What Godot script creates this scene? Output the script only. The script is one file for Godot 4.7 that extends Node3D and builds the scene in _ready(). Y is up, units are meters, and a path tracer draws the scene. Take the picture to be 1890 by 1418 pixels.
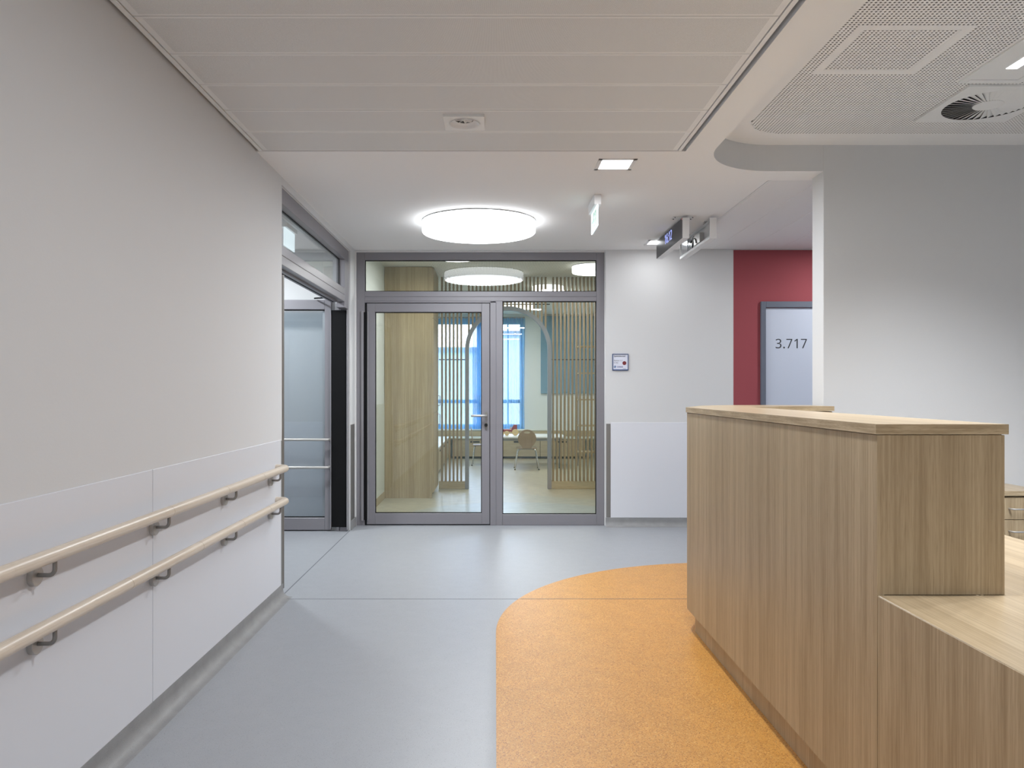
extends Node3D
# A clinic hallway with a reception counter, a glazed playroom screen and a side corridor.
# Lengths in metres. The camera stands at x 0, z 0; "d" is the distance in front of it (z = -d).

const EYE := 1.30
const CEIL := 2.642
const WALL_X := -1.342
const BACK := 7.34      # face of the far wall
const SCREEN := 7.388   # face of the glazed screen
const REC := 4.705      # wall behind the reception
const COFFER := 2.802

var M := {}

# ---------------------------------------------------------------- mesh builder
class MB:
	var v := PackedVector3Array()
	var n := PackedVector3Array()
	func tri(a: Vector3, b: Vector3, c: Vector3, na: Vector3, nb: Vector3, nc: Vector3) -> void:
		if (b - a).cross(c - a).dot(na + nb + nc) > 0.0:
			v.append(a); v.append(c); v.append(b)
			n.append(na); n.append(nc); n.append(nb)
		else:
			v.append(a); v.append(b); v.append(c)
			n.append(na); n.append(nb); n.append(nc)
	func quad(a: Vector3, b: Vector3, c: Vector3, d: Vector3, k: Vector3) -> void:
		tri(a, b, c, k, k, k)
		tri(a, c, d, k, k, k)
	func squad(a: Vector3, b: Vector3, c: Vector3, d: Vector3, na: Vector3, nb: Vector3, nc: Vector3, nd: Vector3) -> void:
		tri(a, b, c, na, nb, nc)
		tri(a, c, d, na, nc, nd)
	func box(x0: float, x1: float, y0: float, y1: float, d0: float, d1: float, bev := 0.0) -> void:
		var c := Vector3((x0 + x1) / 2, (y0 + y1) / 2, -(d0 + d1) / 2)
		cbox(c, Vector3(absf(x1 - x0), absf(y1 - y0), absf(d1 - d0)) / 2, bev, Basis())
	func cbox(c: Vector3, h: Vector3, bev: float, bas: Basis) -> void:
		var b := minf(bev, minf(h.x, minf(h.y, h.z)) * 0.45)
		var ax := [bas.x, bas.y, bas.z]
		var hh := [h.x, h.y, h.z]
		for i in 3:
			var j := (i + 1) % 3
			var k := (i + 2) % 3
			var u: Vector3 = ax[j] * (hh[j] - b)
			var w: Vector3 = ax[k] * (hh[k] - b)
			for s in [-1.0, 1.0]:
				var nn: Vector3 = ax[i] * s
				var p: Vector3 = c + nn * hh[i]
				quad(p - u - w, p + u - w, p + u + w, p - u + w, nn)
		if b <= 0.0:
			return
		for i in 3:
			var j := (i + 1) % 3
			var k := (i + 2) % 3
			var w: Vector3 = ax[k] * (hh[k] - b)
			for si in [-1.0, 1.0]:
				for sj in [-1.0, 1.0]:
					var p1: Vector3 = c + ax[i] * si * hh[i] + ax[j] * sj * (hh[j] - b)
					var p2: Vector3 = c + ax[i] * si * (hh[i] - b) + ax[j] * sj * hh[j]
					quad(p1 - w, p1 + w, p2 + w, p2 - w, (ax[i] * si + ax[j] * sj).normalized())
		for sx in [-1.0, 1.0]:
			for sy in [-1.0, 1.0]:
				for sz in [-1.0, 1.0]:
					var q := Vector3(sx, sy, sz)
					var nn := (bas * q).normalized()
					tri(c + bas * Vector3(q.x * h.x, q.y * (h.y - b), q.z * (h.z - b)), c + bas * Vector3(q.x * (h.x - b), q.y * h.y, q.z * (h.z - b)), c + bas * Vector3(q.x * (h.x - b), q.y * (h.y - b), q.z * h.z), nn, nn, nn)
	# a polygon of (x, d) points raised from y0 to y1
	func prism(poly: PackedVector2Array, y0: float, y1: float, caps := true, sides := true) -> void:
		var area := 0.0
		var m := poly.size()
		for i in m:
			var a := poly[i]
			var b := poly[(i + 1) % m]
			area += a.x * b.y - b.x * a.y
		var s := 1.0 if area > 0.0 else -1.0
		for i in (m if sides else 0):
			var a := poly[i]
			var b := poly[(i + 1) % m]
			var e := (b - a).normalized()
			var nn := Vector3(e.y * s, 0, e.x * s)
			quad(Vector3(a.x, y0, -a.y), Vector3(b.x, y0, -b.y), Vector3(b.x, y1, -b.y), Vector3(a.x, y1, -a.y), nn)
		if caps:
			var t := Geometry2D.triangulate_polygon(poly)
			for i in range(0, t.size(), 3):
				var a := poly[t[i]]
				var b := poly[t[i + 1]]
				var c := poly[t[i + 2]]
				tri(Vector3(a.x, y1, -a.y), Vector3(b.x, y1, -b.y), Vector3(c.x, y1, -c.y), Vector3.UP, Vector3.UP, Vector3.UP)
				tri(Vector3(a.x, y0, -a.y), Vector3(b.x, y0, -b.y), Vector3(c.x, y0, -c.y), Vector3.DOWN, Vector3.DOWN, Vector3.DOWN)
	# a polygon of (along u, along w) points set at p and given a thickness along k
	func plate(poly: PackedVector2Array, p: Vector3, u: Vector3, w: Vector3, k: Vector3, th: float) -> void:
		var area := 0.0
		var m := poly.size()
		for i in m:
			area += poly[i].x * poly[(i + 1) % m].y - poly[(i + 1) % m].x * poly[i].y
		var s := 1.0 if area > 0.0 else -1.0
		for i in m:
			var a := poly[i]
			var b := poly[(i + 1) % m]
			var e := (b - a).normalized()
			var nn := (u * e.y - w * e.x) * s
			var A := p + u * a.x + w * a.y
			var B := p + u * b.x + w * b.y
			quad(A, B, B + k * th, A + k * th, nn)
		var t := Geometry2D.triangulate_polygon(poly)
		for i in range(0, t.size(), 3):
			var q := []
			for j in 3:
				q.append(p + u * poly[t[i + j]].x + w * poly[t[i + j]].y)
			tri(q[0], q[1], q[2], -k, -k, -k)
			tri(q[0] + k * th, q[1] + k * th, q[2] + k * th, k, k, k)
	func tube(pts: PackedVector3Array, r: float, seg := 12, caps := true, r_end := -1.0) -> void:
		var m := pts.size()
		var prev: PackedVector3Array = []
		var prevn: PackedVector3Array = []
		var up := Vector3.UP
		for i in m:
			var t: Vector3
			if i == 0:
				t = (pts[1] - pts[0]).normalized()
			elif i == m - 1:
				t = (pts[m - 1] - pts[m - 2]).normalized()
			else:
				t = ((pts[i + 1] - pts[i]).normalized() + (pts[i] - pts[i - 1]).normalized()).normalized()
			if i == 0:
				up = Vector3.UP if absf(t.y) < 0.9 else Vector3.RIGHT
			up = (up - t * up.dot(t)).normalized()
			var side := t.cross(up)
			var rr := r if r_end < 0.0 else lerpf(r, r_end, float(i) / (m - 1))
			var ring := PackedVector3Array()
			var ringn := PackedVector3Array()
			for k in seg:
				var a := TAU * k / seg
				var nn := up * cos(a) + side * sin(a)
				ring.append(pts[i] + nn * rr)
				ringn.append(nn)
			if i > 0:
				for k in seg:
					var q := (k + 1) % seg
					squad(prev[k], prev[q], ring[q], ring[k], prevn[k], prevn[q], ringn[q], ringn[k])
			if caps and (i == 0 or i == m - 1):
				var cn := -t if i == 0 else t
				for k in seg:
					tri(pts[i], ring[k], ring[(k + 1) % seg], cn, cn, cn)
			prev = ring
			prevn = ringn
	# profile of (radius, along axis) points turned round an axis
	func lathe(prof: PackedVector2Array, c: Vector3, axis: Vector3, seg := 32, smooth := false) -> void:
		var u := axis.cross(Vector3.RIGHT if absf(axis.x) < 0.9 else Vector3.UP).normalized()
		var w := axis.cross(u).normalized()
		var pn := []
		for i in prof.size() - 1:
			var e := (prof[i + 1] - prof[i]).normalized()
			pn.append(Vector2(e.y, -e.x))
		for i in prof.size() - 1:
			var n0: Vector2 = pn[i]
			var n1: Vector2 = pn[i]
			if smooth:
				if i > 0:
					n0 = (pn[i] + pn[i - 1]).normalized()
				if i < pn.size() - 1:
					n1 = (pn[i] + pn[i + 1]).normalized()
			for k in seg:
				var a0 := TAU * k / seg
				var a1 := TAU * (k + 1) / seg
				var r0 := u * cos(a0) + w * sin(a0)
				var r1 := u * cos(a1) + w * sin(a1)
				var A := prof[i]
				var B := prof[i + 1]
				squad(c + r0 * A.x + axis * A.y, c + r1 * A.x + axis * A.y, c + r1 * B.x + axis * B.y, c + r0 * B.x + axis * B.y, r0 * n0.x + axis * n0.y, r1 * n0.x + axis * n0.y, r1 * n1.x + axis * n1.y, r0 * n1.x + axis * n1.y)
	# a square plate facing down at height y with a round hole
	func holed(cx: float, cd: float, half: float, r: float, y: float, th: float) -> void:
		var seg := 48
		for k in seg:
			var a0 := TAU * k / seg
			var a1 := TAU * (k + 1) / seg
			var p0 := Vector2(cos(a0), sin(a0))
			var p1 := Vector2(cos(a1), sin(a1))
			var q0 := p0 / maxf(absf(p0.x), absf(p0.y)) * half
			var q1 := p1 / maxf(absf(p1.x), absf(p1.y)) * half
			quad(Vector3(cx + p0.x * r, y, -(cd + p0.y * r)), Vector3(cx + p1.x * r, y, -(cd + p1.y * r)), Vector3(cx + q1.x, y, -(cd + q1.y)), Vector3(cx + q0.x, y, -(cd + q0.y)), Vector3.DOWN)
		for s in [[1.0, 0.0], [-1.0, 0.0], [0.0, 1.0], [0.0, -1.0]]:
			var nn := Vector3(s[0], 0, -s[1])
			var side := Vector3(s[1], 0, s[0])
			var p := Vector3(cx, y, -cd) + nn * half
			quad(p - side * half, p + side * half, p + side * half + Vector3.UP * th, p - side * half + Vector3.UP * th, nn)
	func mesh(off := Vector3.ZERO) -> ArrayMesh:
		var vv := v
		if off != Vector3.ZERO:
			vv = PackedVector3Array()
			vv.resize(v.size())
			for i in v.size():
				vv[i] = v[i] - off
		var a := []
		a.resize(Mesh.ARRAY_MAX)
		a[Mesh.ARRAY_VERTEX] = vv
		a[Mesh.ARRAY_NORMAL] = n
		var m := ArrayMesh.new()
		m.add_surface_from_arrays(Mesh.PRIMITIVE_TRIANGLES, a)
		return m

# ---------------------------------------------------------------- scene helpers
func origin_of(o: Node) -> Vector3:
	var p := Vector3.ZERO
	while o != null and o != self:
		p += o.position
		o = o.get_parent()
	return p

func put(mb: MB, called: String, m: Material, parent: Node = self) -> MeshInstance3D:
	var o := MeshInstance3D.new()
	o.name = called
	o.mesh = mb.mesh(origin_of(parent))
	o.mesh.surface_set_material(0, m)
	parent.add_child(o, true)
	return o

func inst(mesh: Mesh, called: String, m: Material, parent: Node, at: Vector3) -> MeshInstance3D:
	var o := MeshInstance3D.new()
	o.name = called
	o.mesh = mesh
	o.material_override = null
	o.set_surface_override_material(0, m)
	o.position = at - origin_of(parent)
	parent.add_child(o, true)
	return o

func bx(called: String, m: Material, parent: Node, x0: float, x1: float, y0: float, y1: float, d0: float, d1: float, bev := 0.0) -> MeshInstance3D:
	var b := MB.new()
	b.box(x0, x1, y0, y1, d0, d1, bev)
	return put(b, called, m, parent)

func tag(o: Node, label: String, category := "", group := "", kind := "") -> void:
	if label: o.set_meta("label", label)
	if category: o.set_meta("category", category)
	if group: o.set_meta("group", group)
	if kind: o.set_meta("kind", kind)

func thing(called: String, at: Vector3, label: String, category: String, group := "") -> Node3D:
	var o := Node3D.new()
	o.name = called
	o.position = at
	add_child(o, true)
	tag(o, label, category, group)
	return o

func setting(called: String, at: Vector3, label: String) -> Node3D:
	var o := Node3D.new()
	o.name = called
	o.position = at
	add_child(o, true)
	tag(o, label, "", "", "structure")
	return o

func area_light(called: String, parent: Node, at: Vector3, size: Vector2, energy: float, color: Color) -> void:
	var l := AreaLight3D.new()
	l.name = called
	l.area_size = size
	l.area_normalize_energy = true
	l.light_energy = energy
	l.light_color = color
	l.shadow_enabled = true
	l.area_range = 20.0
	l.position = at - origin_of(parent)
	l.rotation_degrees = Vector3(-90, 0, 0)
	parent.add_child(l, true)

func spot_light(called: String, parent: Node, at: Vector3, angle: float, energy: float, color: Color, size: float) -> void:
	var l := SpotLight3D.new()
	l.name = called
	l.spot_angle = angle
	l.spot_angle_attenuation = 0.7
	l.spot_range = 20.0
	l.spot_attenuation = 2.0
	l.light_energy = energy
	l.light_color = color
	l.light_size = size
	l.shadow_enabled = true
	l.position = at - origin_of(parent)
	l.rotation_degrees = Vector3(-90, 0, 0)
	parent.add_child(l, true)

func mat(col: Color, rough := 0.6, metal := 0.0, spec := 0.5) -> StandardMaterial3D:
	var m := StandardMaterial3D.new()
	m.albedo_color = col
	m.roughness = rough
	m.metallic = metal
	m.metallic_specular = spec
	return m

func tri_tex(m: StandardMaterial3D, t: Texture2D, s: float, world := true) -> StandardMaterial3D:
	m.albedo_texture = t
	m.uv1_triplanar = true
	m.uv1_world_triplanar = world
	m.uv1_triplanar_sharpness = 8.0
	m.uv1_scale = Vector3(s, s, s)
	return m

func glow(col: Color, e: float) -> StandardMaterial3D:
	var m := mat(Color(0.9, 0.9, 0.9), 0.5)
	m.emission_enabled = true
	m.emission = col
	m.emission_energy_multiplier = e
	return m

func noise_bytes(w: int, h: int, freq: float, sd: int, oct: int, tw: int, th: int) -> PackedByteArray:
	var f := FastNoiseLite.new()
	f.seed = sd
	f.noise_type = FastNoiseLite.TYPE_SIMPLEX_SMOOTH
	f.frequency = freq
	f.fractal_octaves = oct
	var im := f.get_seamless_image(w, h)
	im.convert(Image.FORMAT_L8)
	im.resize(tw, th, Image.INTERPOLATE_CUBIC)
	return im.get_data()

# straight-grained laminate: long streaks, pores and broad bands; grain runs down the picture
func wood_tex(sd: int, light: Color, dark: Color, turned := false, contrast := 1.0) -> ImageTexture:
	var s := 1024
	var a := noise_bytes(512, 16, 0.11, sd, 3, s, s)
	var b := noise_bytes(128, 8, 0.05, sd + 1, 2, s, s)
	var c := noise_bytes(1024, 64, 0.22, sd + 2, 2, s, s)
	var out := PackedByteArray()
	out.resize(s * s * 3)
	for i in s * s:
		var p := (c[i] / 255.0 - 0.5)
		var pore := maxf(0.0, p - 0.16) * 1.6
		var t := 0.5 + ((a[i] / 255.0 - 0.5) * 0.75 + (b[i] / 255.0 - 0.5) * 0.55 + p * 0.35 + pore) * contrast
		t = clampf(t, 0.0, 1.0)
		out[i * 3] = int(255.0 * lerpf(light.r, dark.r, t))
		out[i * 3 + 1] = int(255.0 * lerpf(light.g, dark.g, t))
		out[i * 3 + 2] = int(255.0 * lerpf(light.b, dark.b, t))
	var im := Image.create_from_data(s, s, false, Image.FORMAT_RGB8, out)
	if turned:
		im.rotate_90(CLOCKWISE)
	return ImageTexture.create_from_image(im)

# sheet flooring: fine chips over faint clouds
func speckle_tex(sd: int, base: Color, dark: Color, light: Color, n_dark: int, n_light: int, cloud: float, size := 1) -> ImageTexture:
	var s := 1024
	var a := noise_bytes(256, 256, 0.03, sd, 3, s, s)
	var f := noise_bytes(1024, 1024, 0.35, sd + 3, 1, s, s)
	var out := PackedByteArray()
	out.resize(s * s * 3)
	for i in s * s:
		var k := 1.0 + (a[i] / 255.0 - 0.5) * cloud + (f[i] / 255.0 - 0.5) * 0.10
		out[i * 3] = int(clampf(255.0 * base.r * k, 0, 255))
		out[i * 3 + 1] = int(clampf(255.0 * base.g * k, 0, 255))
		out[i * 3 + 2] = int(clampf(255.0 * base.b * k, 0, 255))
	var im := Image.create_from_data(s, s, false, Image.FORMAT_RGB8, out)
	var r := RandomNumberGenerator.new()
	r.seed = sd
	for q in n_dark + n_light:
		var c := dark if q < n_dark else light
		var x := r.randi_range(0, s - 4)
		var y := r.randi_range(0, s - 4)
		var k := r.randf_range(0.3, 1.0)
		for u in r.randi_range(1, size + 1):
			for w in r.randi_range(1, size + 1):
				im.set_pixel(x + u, y + w, im.get_pixel(x + u, y + w).lerp(c, k))
	return ImageTexture.create_from_image(im)

func dots_tex(base: Color, hole: Color, r: float, staggered: bool) -> ImageTexture:
	var s := 32
	var im := Image.create(s, s, false, Image.FORMAT_RGB8)
	for y in s:
		for x in s:
			var p := Vector2((x + 0.5) / s, (y + 0.5) / s)
			var e := p.distance_to(Vector2(0.5, 0.5))
			if staggered:
				for q in [Vector2(0, 0), Vector2(1, 0), Vector2(0, 1), Vector2(1, 1)]:
					e = minf(e, p.distance_to(q))
			im.set_pixel(x, y, base.lerp(hole, clampf((r - e) * s + 0.5, 0.0, 1.0)))
	return ImageTexture.create_from_image(im)

func text(t: String, size: float, called: String, m: Material, parent: Node, at: Vector3, rot_y := 0.0, bold := false, align := HORIZONTAL_ALIGNMENT_CENTER, th := 0.0006) -> MeshInstance3D:
	var f := SystemFont.new()
	f.font_names = PackedStringArray(["Droid Sans"])
	if bold:
		f.font_weight = 700
	var tm := TextMesh.new()
	tm.text = t
	tm.font = f
	tm.font_size = 64
	tm.pixel_size = size / 46.0
	tm.depth = th
	tm.curve_step = 1.0
	tm.horizontal_alignment = align
	tm.material = m
	var o := MeshInstance3D.new()
	o.name = called
	o.mesh = tm
	o.position = at - origin_of(parent)
	o.rotation_degrees.y = rot_y
	parent.add_child(o, true)
	return o

func arc(cx: float, cd: float, r: float, a0: float, a1: float, k: int) -> PackedVector2Array:
	var p := PackedVector2Array()
	for i in k + 1:
		var a := lerpf(a0, a1, float(i) / k)
		p.append(Vector2(cx + r * cos(a), cd + r * sin(a)))
	return p

# ---------------------------------------------------------------- build
func _ready() -> void:
	set_camera()
	set_air()
	make_materials()
	build_floor()
	build_walls()
	build_ceiling()
	build_side_door()
	build_screen()
	build_number_door()
	build_counter()
	build_handrails()
	build_lamps()
	build_signs()
	build_vents()
	build_reception_cabinet()
	build_playroom()

func set_camera() -> void:
	var c := Camera3D.new()
	c.name = "camera"
	c.projection = Camera3D.PROJECTION_FRUSTUM
	c.near = 0.05
	c.far = 200.0
	c.size = 0.05
	c.frustum_offset = Vector2(31.0, 11.5) / 1418.0 * 0.05
	c.position = Vector3(0, EYE, 0)
	c.current = true
	add_child(c)

const LAMP_COL := Color(0.965, 0.98, 1.0)
const E_DRUM := 1.0
const GLOW_DRUM := 10.0
const E_DOWN := 2.5
const E_STRIP := 1.3
const E_REAR := 3.3
const E_PLAY := 1.3
const E_PLAY_FAR := 2.3
const E_SIDE := 2.9

func set_air() -> void:
	var e := Environment.new()
	e.background_mode = Environment.BG_SKY
	var s := ProceduralSkyMaterial.new()
	s.sky_top_color = Color(0.80, 0.88, 0.97)
	s.sky_horizon_color = Color(0.90, 0.94, 0.98)
	s.ground_bottom_color = Color(0.42, 0.44, 0.42)
	s.ground_horizon_color = Color(0.62, 0.66, 0.68)
	s.sky_energy_multiplier = 2.4
	s.ground_energy_multiplier = 1.6
	e.sky = Sky.new()
	e.sky.sky_material = s
	e.tonemap_mode = Environment.TONE_MAPPER_LINEAR
	e.tonemap_exposure = 1.42
	e.sdfgi_enabled = true
	e.ssao_enabled = true
	e.ssil_enabled = true
	var w := WorldEnvironment.new()
	w.name = "air"
	w.environment = e
	add_child(w)

const OAK_LIGHT := Color(0.765, 0.690, 0.570)
const OAK_DARK := Color(0.595, 0.515, 0.400)

func make_materials() -> void:
	M.wall = mat(Color(0.835, 0.835, 0.835), 0.75, 0, 0.3)
	M.wall.normal_enabled = true
	var wn := NoiseTexture2D.new()
	wn.width = 512; wn.height = 512; wn.seamless = true; wn.as_normal_map = true; wn.bump_strength = 1.2
	var wf := FastNoiseLite.new()
	wf.seed = 5; wf.frequency = 0.06
	wn.noise = wf
	M.wall.normal_texture = wn
	M.wall.normal_scale = 0.12
	M.wall.uv1_triplanar = true
	M.wall.uv1_world_triplanar = true
	M.wall.uv1_scale = Vector3(2.2, 2.2, 2.2)
	M.ceil = mat(Color(0.945, 0.94, 0.935), 0.85, 0, 0.25)
	M.panel = mat(Color(0.86, 0.865, 0.885), 0.42, 0, 0.45)
	M.metal_ceil = mat(Color(0.925, 0.925, 0.92), 0.5, 0, 0.4)
	M.perf = tri_tex(mat(Color.WHITE, 0.55, 0, 0.35), dots_tex(Color(0.935, 0.935, 0.93), Color(0.22, 0.22, 0.22), 0.16, true), 190.0)
	M.play_perf = tri_tex(mat(Color.WHITE, 0.7, 0, 0.3), dots_tex(Color(0.88, 0.88, 0.84), Color(0.25, 0.25, 0.24), 0.17, false), 52.0)
	M.core = mat(Color(0.60, 0.585, 0.565), 0.95, 0, 0.1)
	M.galvanised = mat(Color(0.60, 0.61, 0.62), 0.5, 0.6, 0.5)
	M.concrete = mat(Color(0.62, 0.61, 0.60), 0.9, 0, 0.2)
	M.frame = mat(Color(0.525, 0.515, 0.535), 0.38, 0, 0.5)
	M.frame_light = mat(Color(0.62, 0.61, 0.625), 0.35, 0.4, 0.5)
	M.black = mat(Color(0.07, 0.07, 0.075), 0.75, 0, 0.3)
	M.gasket = mat(Color(0.06, 0.065, 0.07), 0.6, 0, 0.4)
	M.steel = mat(Color(0.74, 0.73, 0.715), 0.45, 0.7)
	M.steel_dark = mat(Color(0.55, 0.54, 0.525), 0.5, 0.7)
	M.chrome = mat(Color(0.80, 0.82, 0.84), 0.12, 1.0)
	M.red = mat(Color(0.60, 0.30, 0.325), 0.7, 0, 0.3)
	M.door = mat(Color(0.76, 0.785, 0.84), 0.4, 0, 0.45)
	M.door_frame = mat(Color(0.40, 0.42, 0.47), 0.42, 0, 0.45)
	M.ink = mat(Color(0.12, 0.13, 0.16), 0.6)
	M.glass = mat(Color(0.70, 0.86, 0.80, 0.02), 0.0, 0, 0.5)
	M.glass.transparency = BaseMaterial3D.TRANSPARENCY_ALPHA
	M.glass_tint = mat(Color(0.60, 0.66, 0.70, 0.25), 0.0, 0, 0.5)
	M.glass_tint.transparency = BaseMaterial3D.TRANSPARENCY_ALPHA
	M.white = mat(Color(0.90, 0.90, 0.90), 0.45, 0, 0.45)
	M.white_trim = mat(Color(0.91, 0.905, 0.90), 0.55, 0, 0.4)
	# floors
	M.floor = tri_tex(mat(Color.WHITE, 0.40, 0, 0.5), speckle_tex(11, Color(0.608, 0.617, 0.635), Color(0.40, 0.41, 0.42), Color(0.72, 0.73, 0.74), 9000, 4000, 0.022), 1.0)
	M.base = tri_tex(mat(Color.WHITE, 0.5, 0, 0.4), speckle_tex(12, Color(0.575, 0.573, 0.573), Color(0.40, 0.40, 0.40), Color(0.64, 0.64, 0.63), 5200, 3000, 0.10), 1.0)
	M.orange = tri_tex(mat(Color.WHITE, 0.38, 0, 0.5), speckle_tex(13, Color(0.795, 0.57, 0.27), Color(0.56, 0.345, 0.13), Color(0.89, 0.735, 0.48), 52000, 26000, 0.07, 2), 0.7)
	M.play_floor = tri_tex(mat(Color.WHITE, 0.30, 0, 0.5), speckle_tex(14, Color(0.645, 0.63, 0.55), Color(0.53, 0.515, 0.44), Color(0.74, 0.73, 0.66), 6000, 6000, 0.12, 2), 0.8)
	M.play_floor_grey = tri_tex(mat(Color.WHITE, 0.30, 0, 0.5), speckle_tex(15, Color(0.62, 0.635, 0.60), Color(0.50, 0.52, 0.49), Color(0.72, 0.735, 0.70), 6000, 6000, 0.12, 2), 0.8)
	M.joint = mat(Color(0.70, 0.62, 0.53), 0.4)
	M.seam = mat(Color(0.40, 0.41, 0.43), 0.5)
	# woods
	var w1 := wood_tex(21, OAK_LIGHT, OAK_DARK, false, 0.8)
	var w1t := wood_tex(22, OAK_LIGHT, OAK_DARK, true, 1.15)
	M.wood = tri_tex(mat(Color.WHITE, 0.45, 0, 0.4), w1, 1.15)
	M.wood_edge = tri_tex(mat(Color.WHITE, 0.5, 0, 0.4), w1t, 2.2)
	M.wood_top = tri_tex(mat(Color.WHITE, 0.30, 0, 0.5), w1, 1.0)
	M.ash = tri_tex(mat(Color.WHITE, 0.32, 0, 0.5), wood_tex(24, Color(0.90, 0.855, 0.795), Color(0.80, 0.74, 0.665), false, 0.9), 2.0, false)
	M.play_wood = tri_tex(mat(Color.WHITE, 0.5, 0, 0.4), wood_tex(25, Color(0.72, 0.655, 0.52), Color(0.58, 0.51, 0.385), false, 0.9), 1.0)
	M.play_wood_flat = tri_tex(mat(Color.WHITE, 0.5, 0, 0.4), wood_tex(27, Color(0.72, 0.66, 0.53), Color(0.59, 0.53, 0.40), true, 0.8), 1.0)
	M.slat = tri_tex(mat(Color.WHITE, 0.55, 0, 0.4), wood_tex(26, Color(0.62, 0.53, 0.39), Color(0.50, 0.42, 0.295)), 1.3)
	M.beech = tri_tex(mat(Color.WHITE, 0.42, 0, 0.45), wood_tex(28, Color(0.615, 0.51, 0.365), Color(0.495, 0.40, 0.265), false, 0.8), 2.0)
	# stretch each grain so that the seams of the tile fall outside the boards
	M.wood.uv1_scale = Vector3(1.7, 0.8, 1.7)
	M.wood_top.uv1_scale = Vector3(1.9, 1.0, 0.25)
	M.wood_top.uv1_offset = Vector3(0, 0, 0.125)
	M.play_wood.uv1_scale = Vector3(1.0, 0.33, 1.0)
	M.slat.uv1_scale = Vector3(1.3, 0.33, 1.3)
	M.ash.uv1_scale = Vector3(2.2, 0.5, 2.2)

# ---------------------------------------------------------------- floor
func build_floor() -> void:
	var f := setting("floor", Vector3(0, 0, -3), "grey speckled sheet floor of the hallway")
	bx("floor_sheet", M.floor, f, -5.2, 5.3, -0.10, 0.0, -6.5, 7.60)
	# orange field: a straight edge that turns into a quarter circle under the counter
	var p := PackedVector2Array([Vector2(0.004, 0.2), Vector2(1.30, 0.2), Vector2(1.30, 4.3), Vector2(1.688, 4.55), Vector2(1.9, 5.7)])
	var q := arc(1.688, 4.109, 1.684, PI / 2 - 0.02, PI, 40)
	p.append_array(q)
	var b := MB.new()
	b.prism(p, -0.002, 0.0012)
	tag(put(b, "floor_inlay", M.orange, f), "orange cork-speckled floor field with a rounded corner beside the counter")
	# welded seams
	bx("weld_seam", M.seam, f, -1.335, 0.153, 0.0, 0.0010, 4.779, 4.784)
	bx("weld_seam", M.seam, f, 0.153, 1.33, 0.0, 0.0022, 4.776, 4.781)
	bx("weld_seam", M.seam, f, -1.350, -1.343, 0.0, 0.0010, 4.784, 7.18)

func cove(called: String, a: Vector3, b: Vector3, out: Vector3, h: float, parent: Node) -> void:
	# a skirting of the floor sheet that sweeps up the wall: flat on top, hollow at the foot
	var prof := [Vector2(0.0, h), Vector2(0.007, h), Vector2(0.007, 0.046)]
	for i in 12:
		var t := PI + PI / 2 * (i + 1) / 12.0
		prof.append(Vector2(0.007 + 0.046 + 0.046 * cos(t), 0.046 + 0.0455 * sin(t)))
	prof.append(Vector2(0.066, 0.0002))
	var mb := MB.new()
	for i in prof.size() - 1:
		var e: Vector2 = (prof[i + 1] - prof[i]).normalized()
		var nn := (out * -e.y + Vector3.UP * e.x)
		if nn.dot(out + Vector3.UP) < 0.0:
			nn = -nn
		var P: Vector3 = out * prof[i].x + Vector3.UP * prof[i].y
		var Q: Vector3 = out * prof[i + 1].x + Vector3.UP * prof[i + 1].y
		mb.quad(a + P, b + P, b + Q, a + Q, nn)
	var o := put(mb, called, M.base, parent)
	if parent == self:
		tag(o, "grey coved skirting of floor sheet swept up the wall", "", "", "structure")

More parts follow.
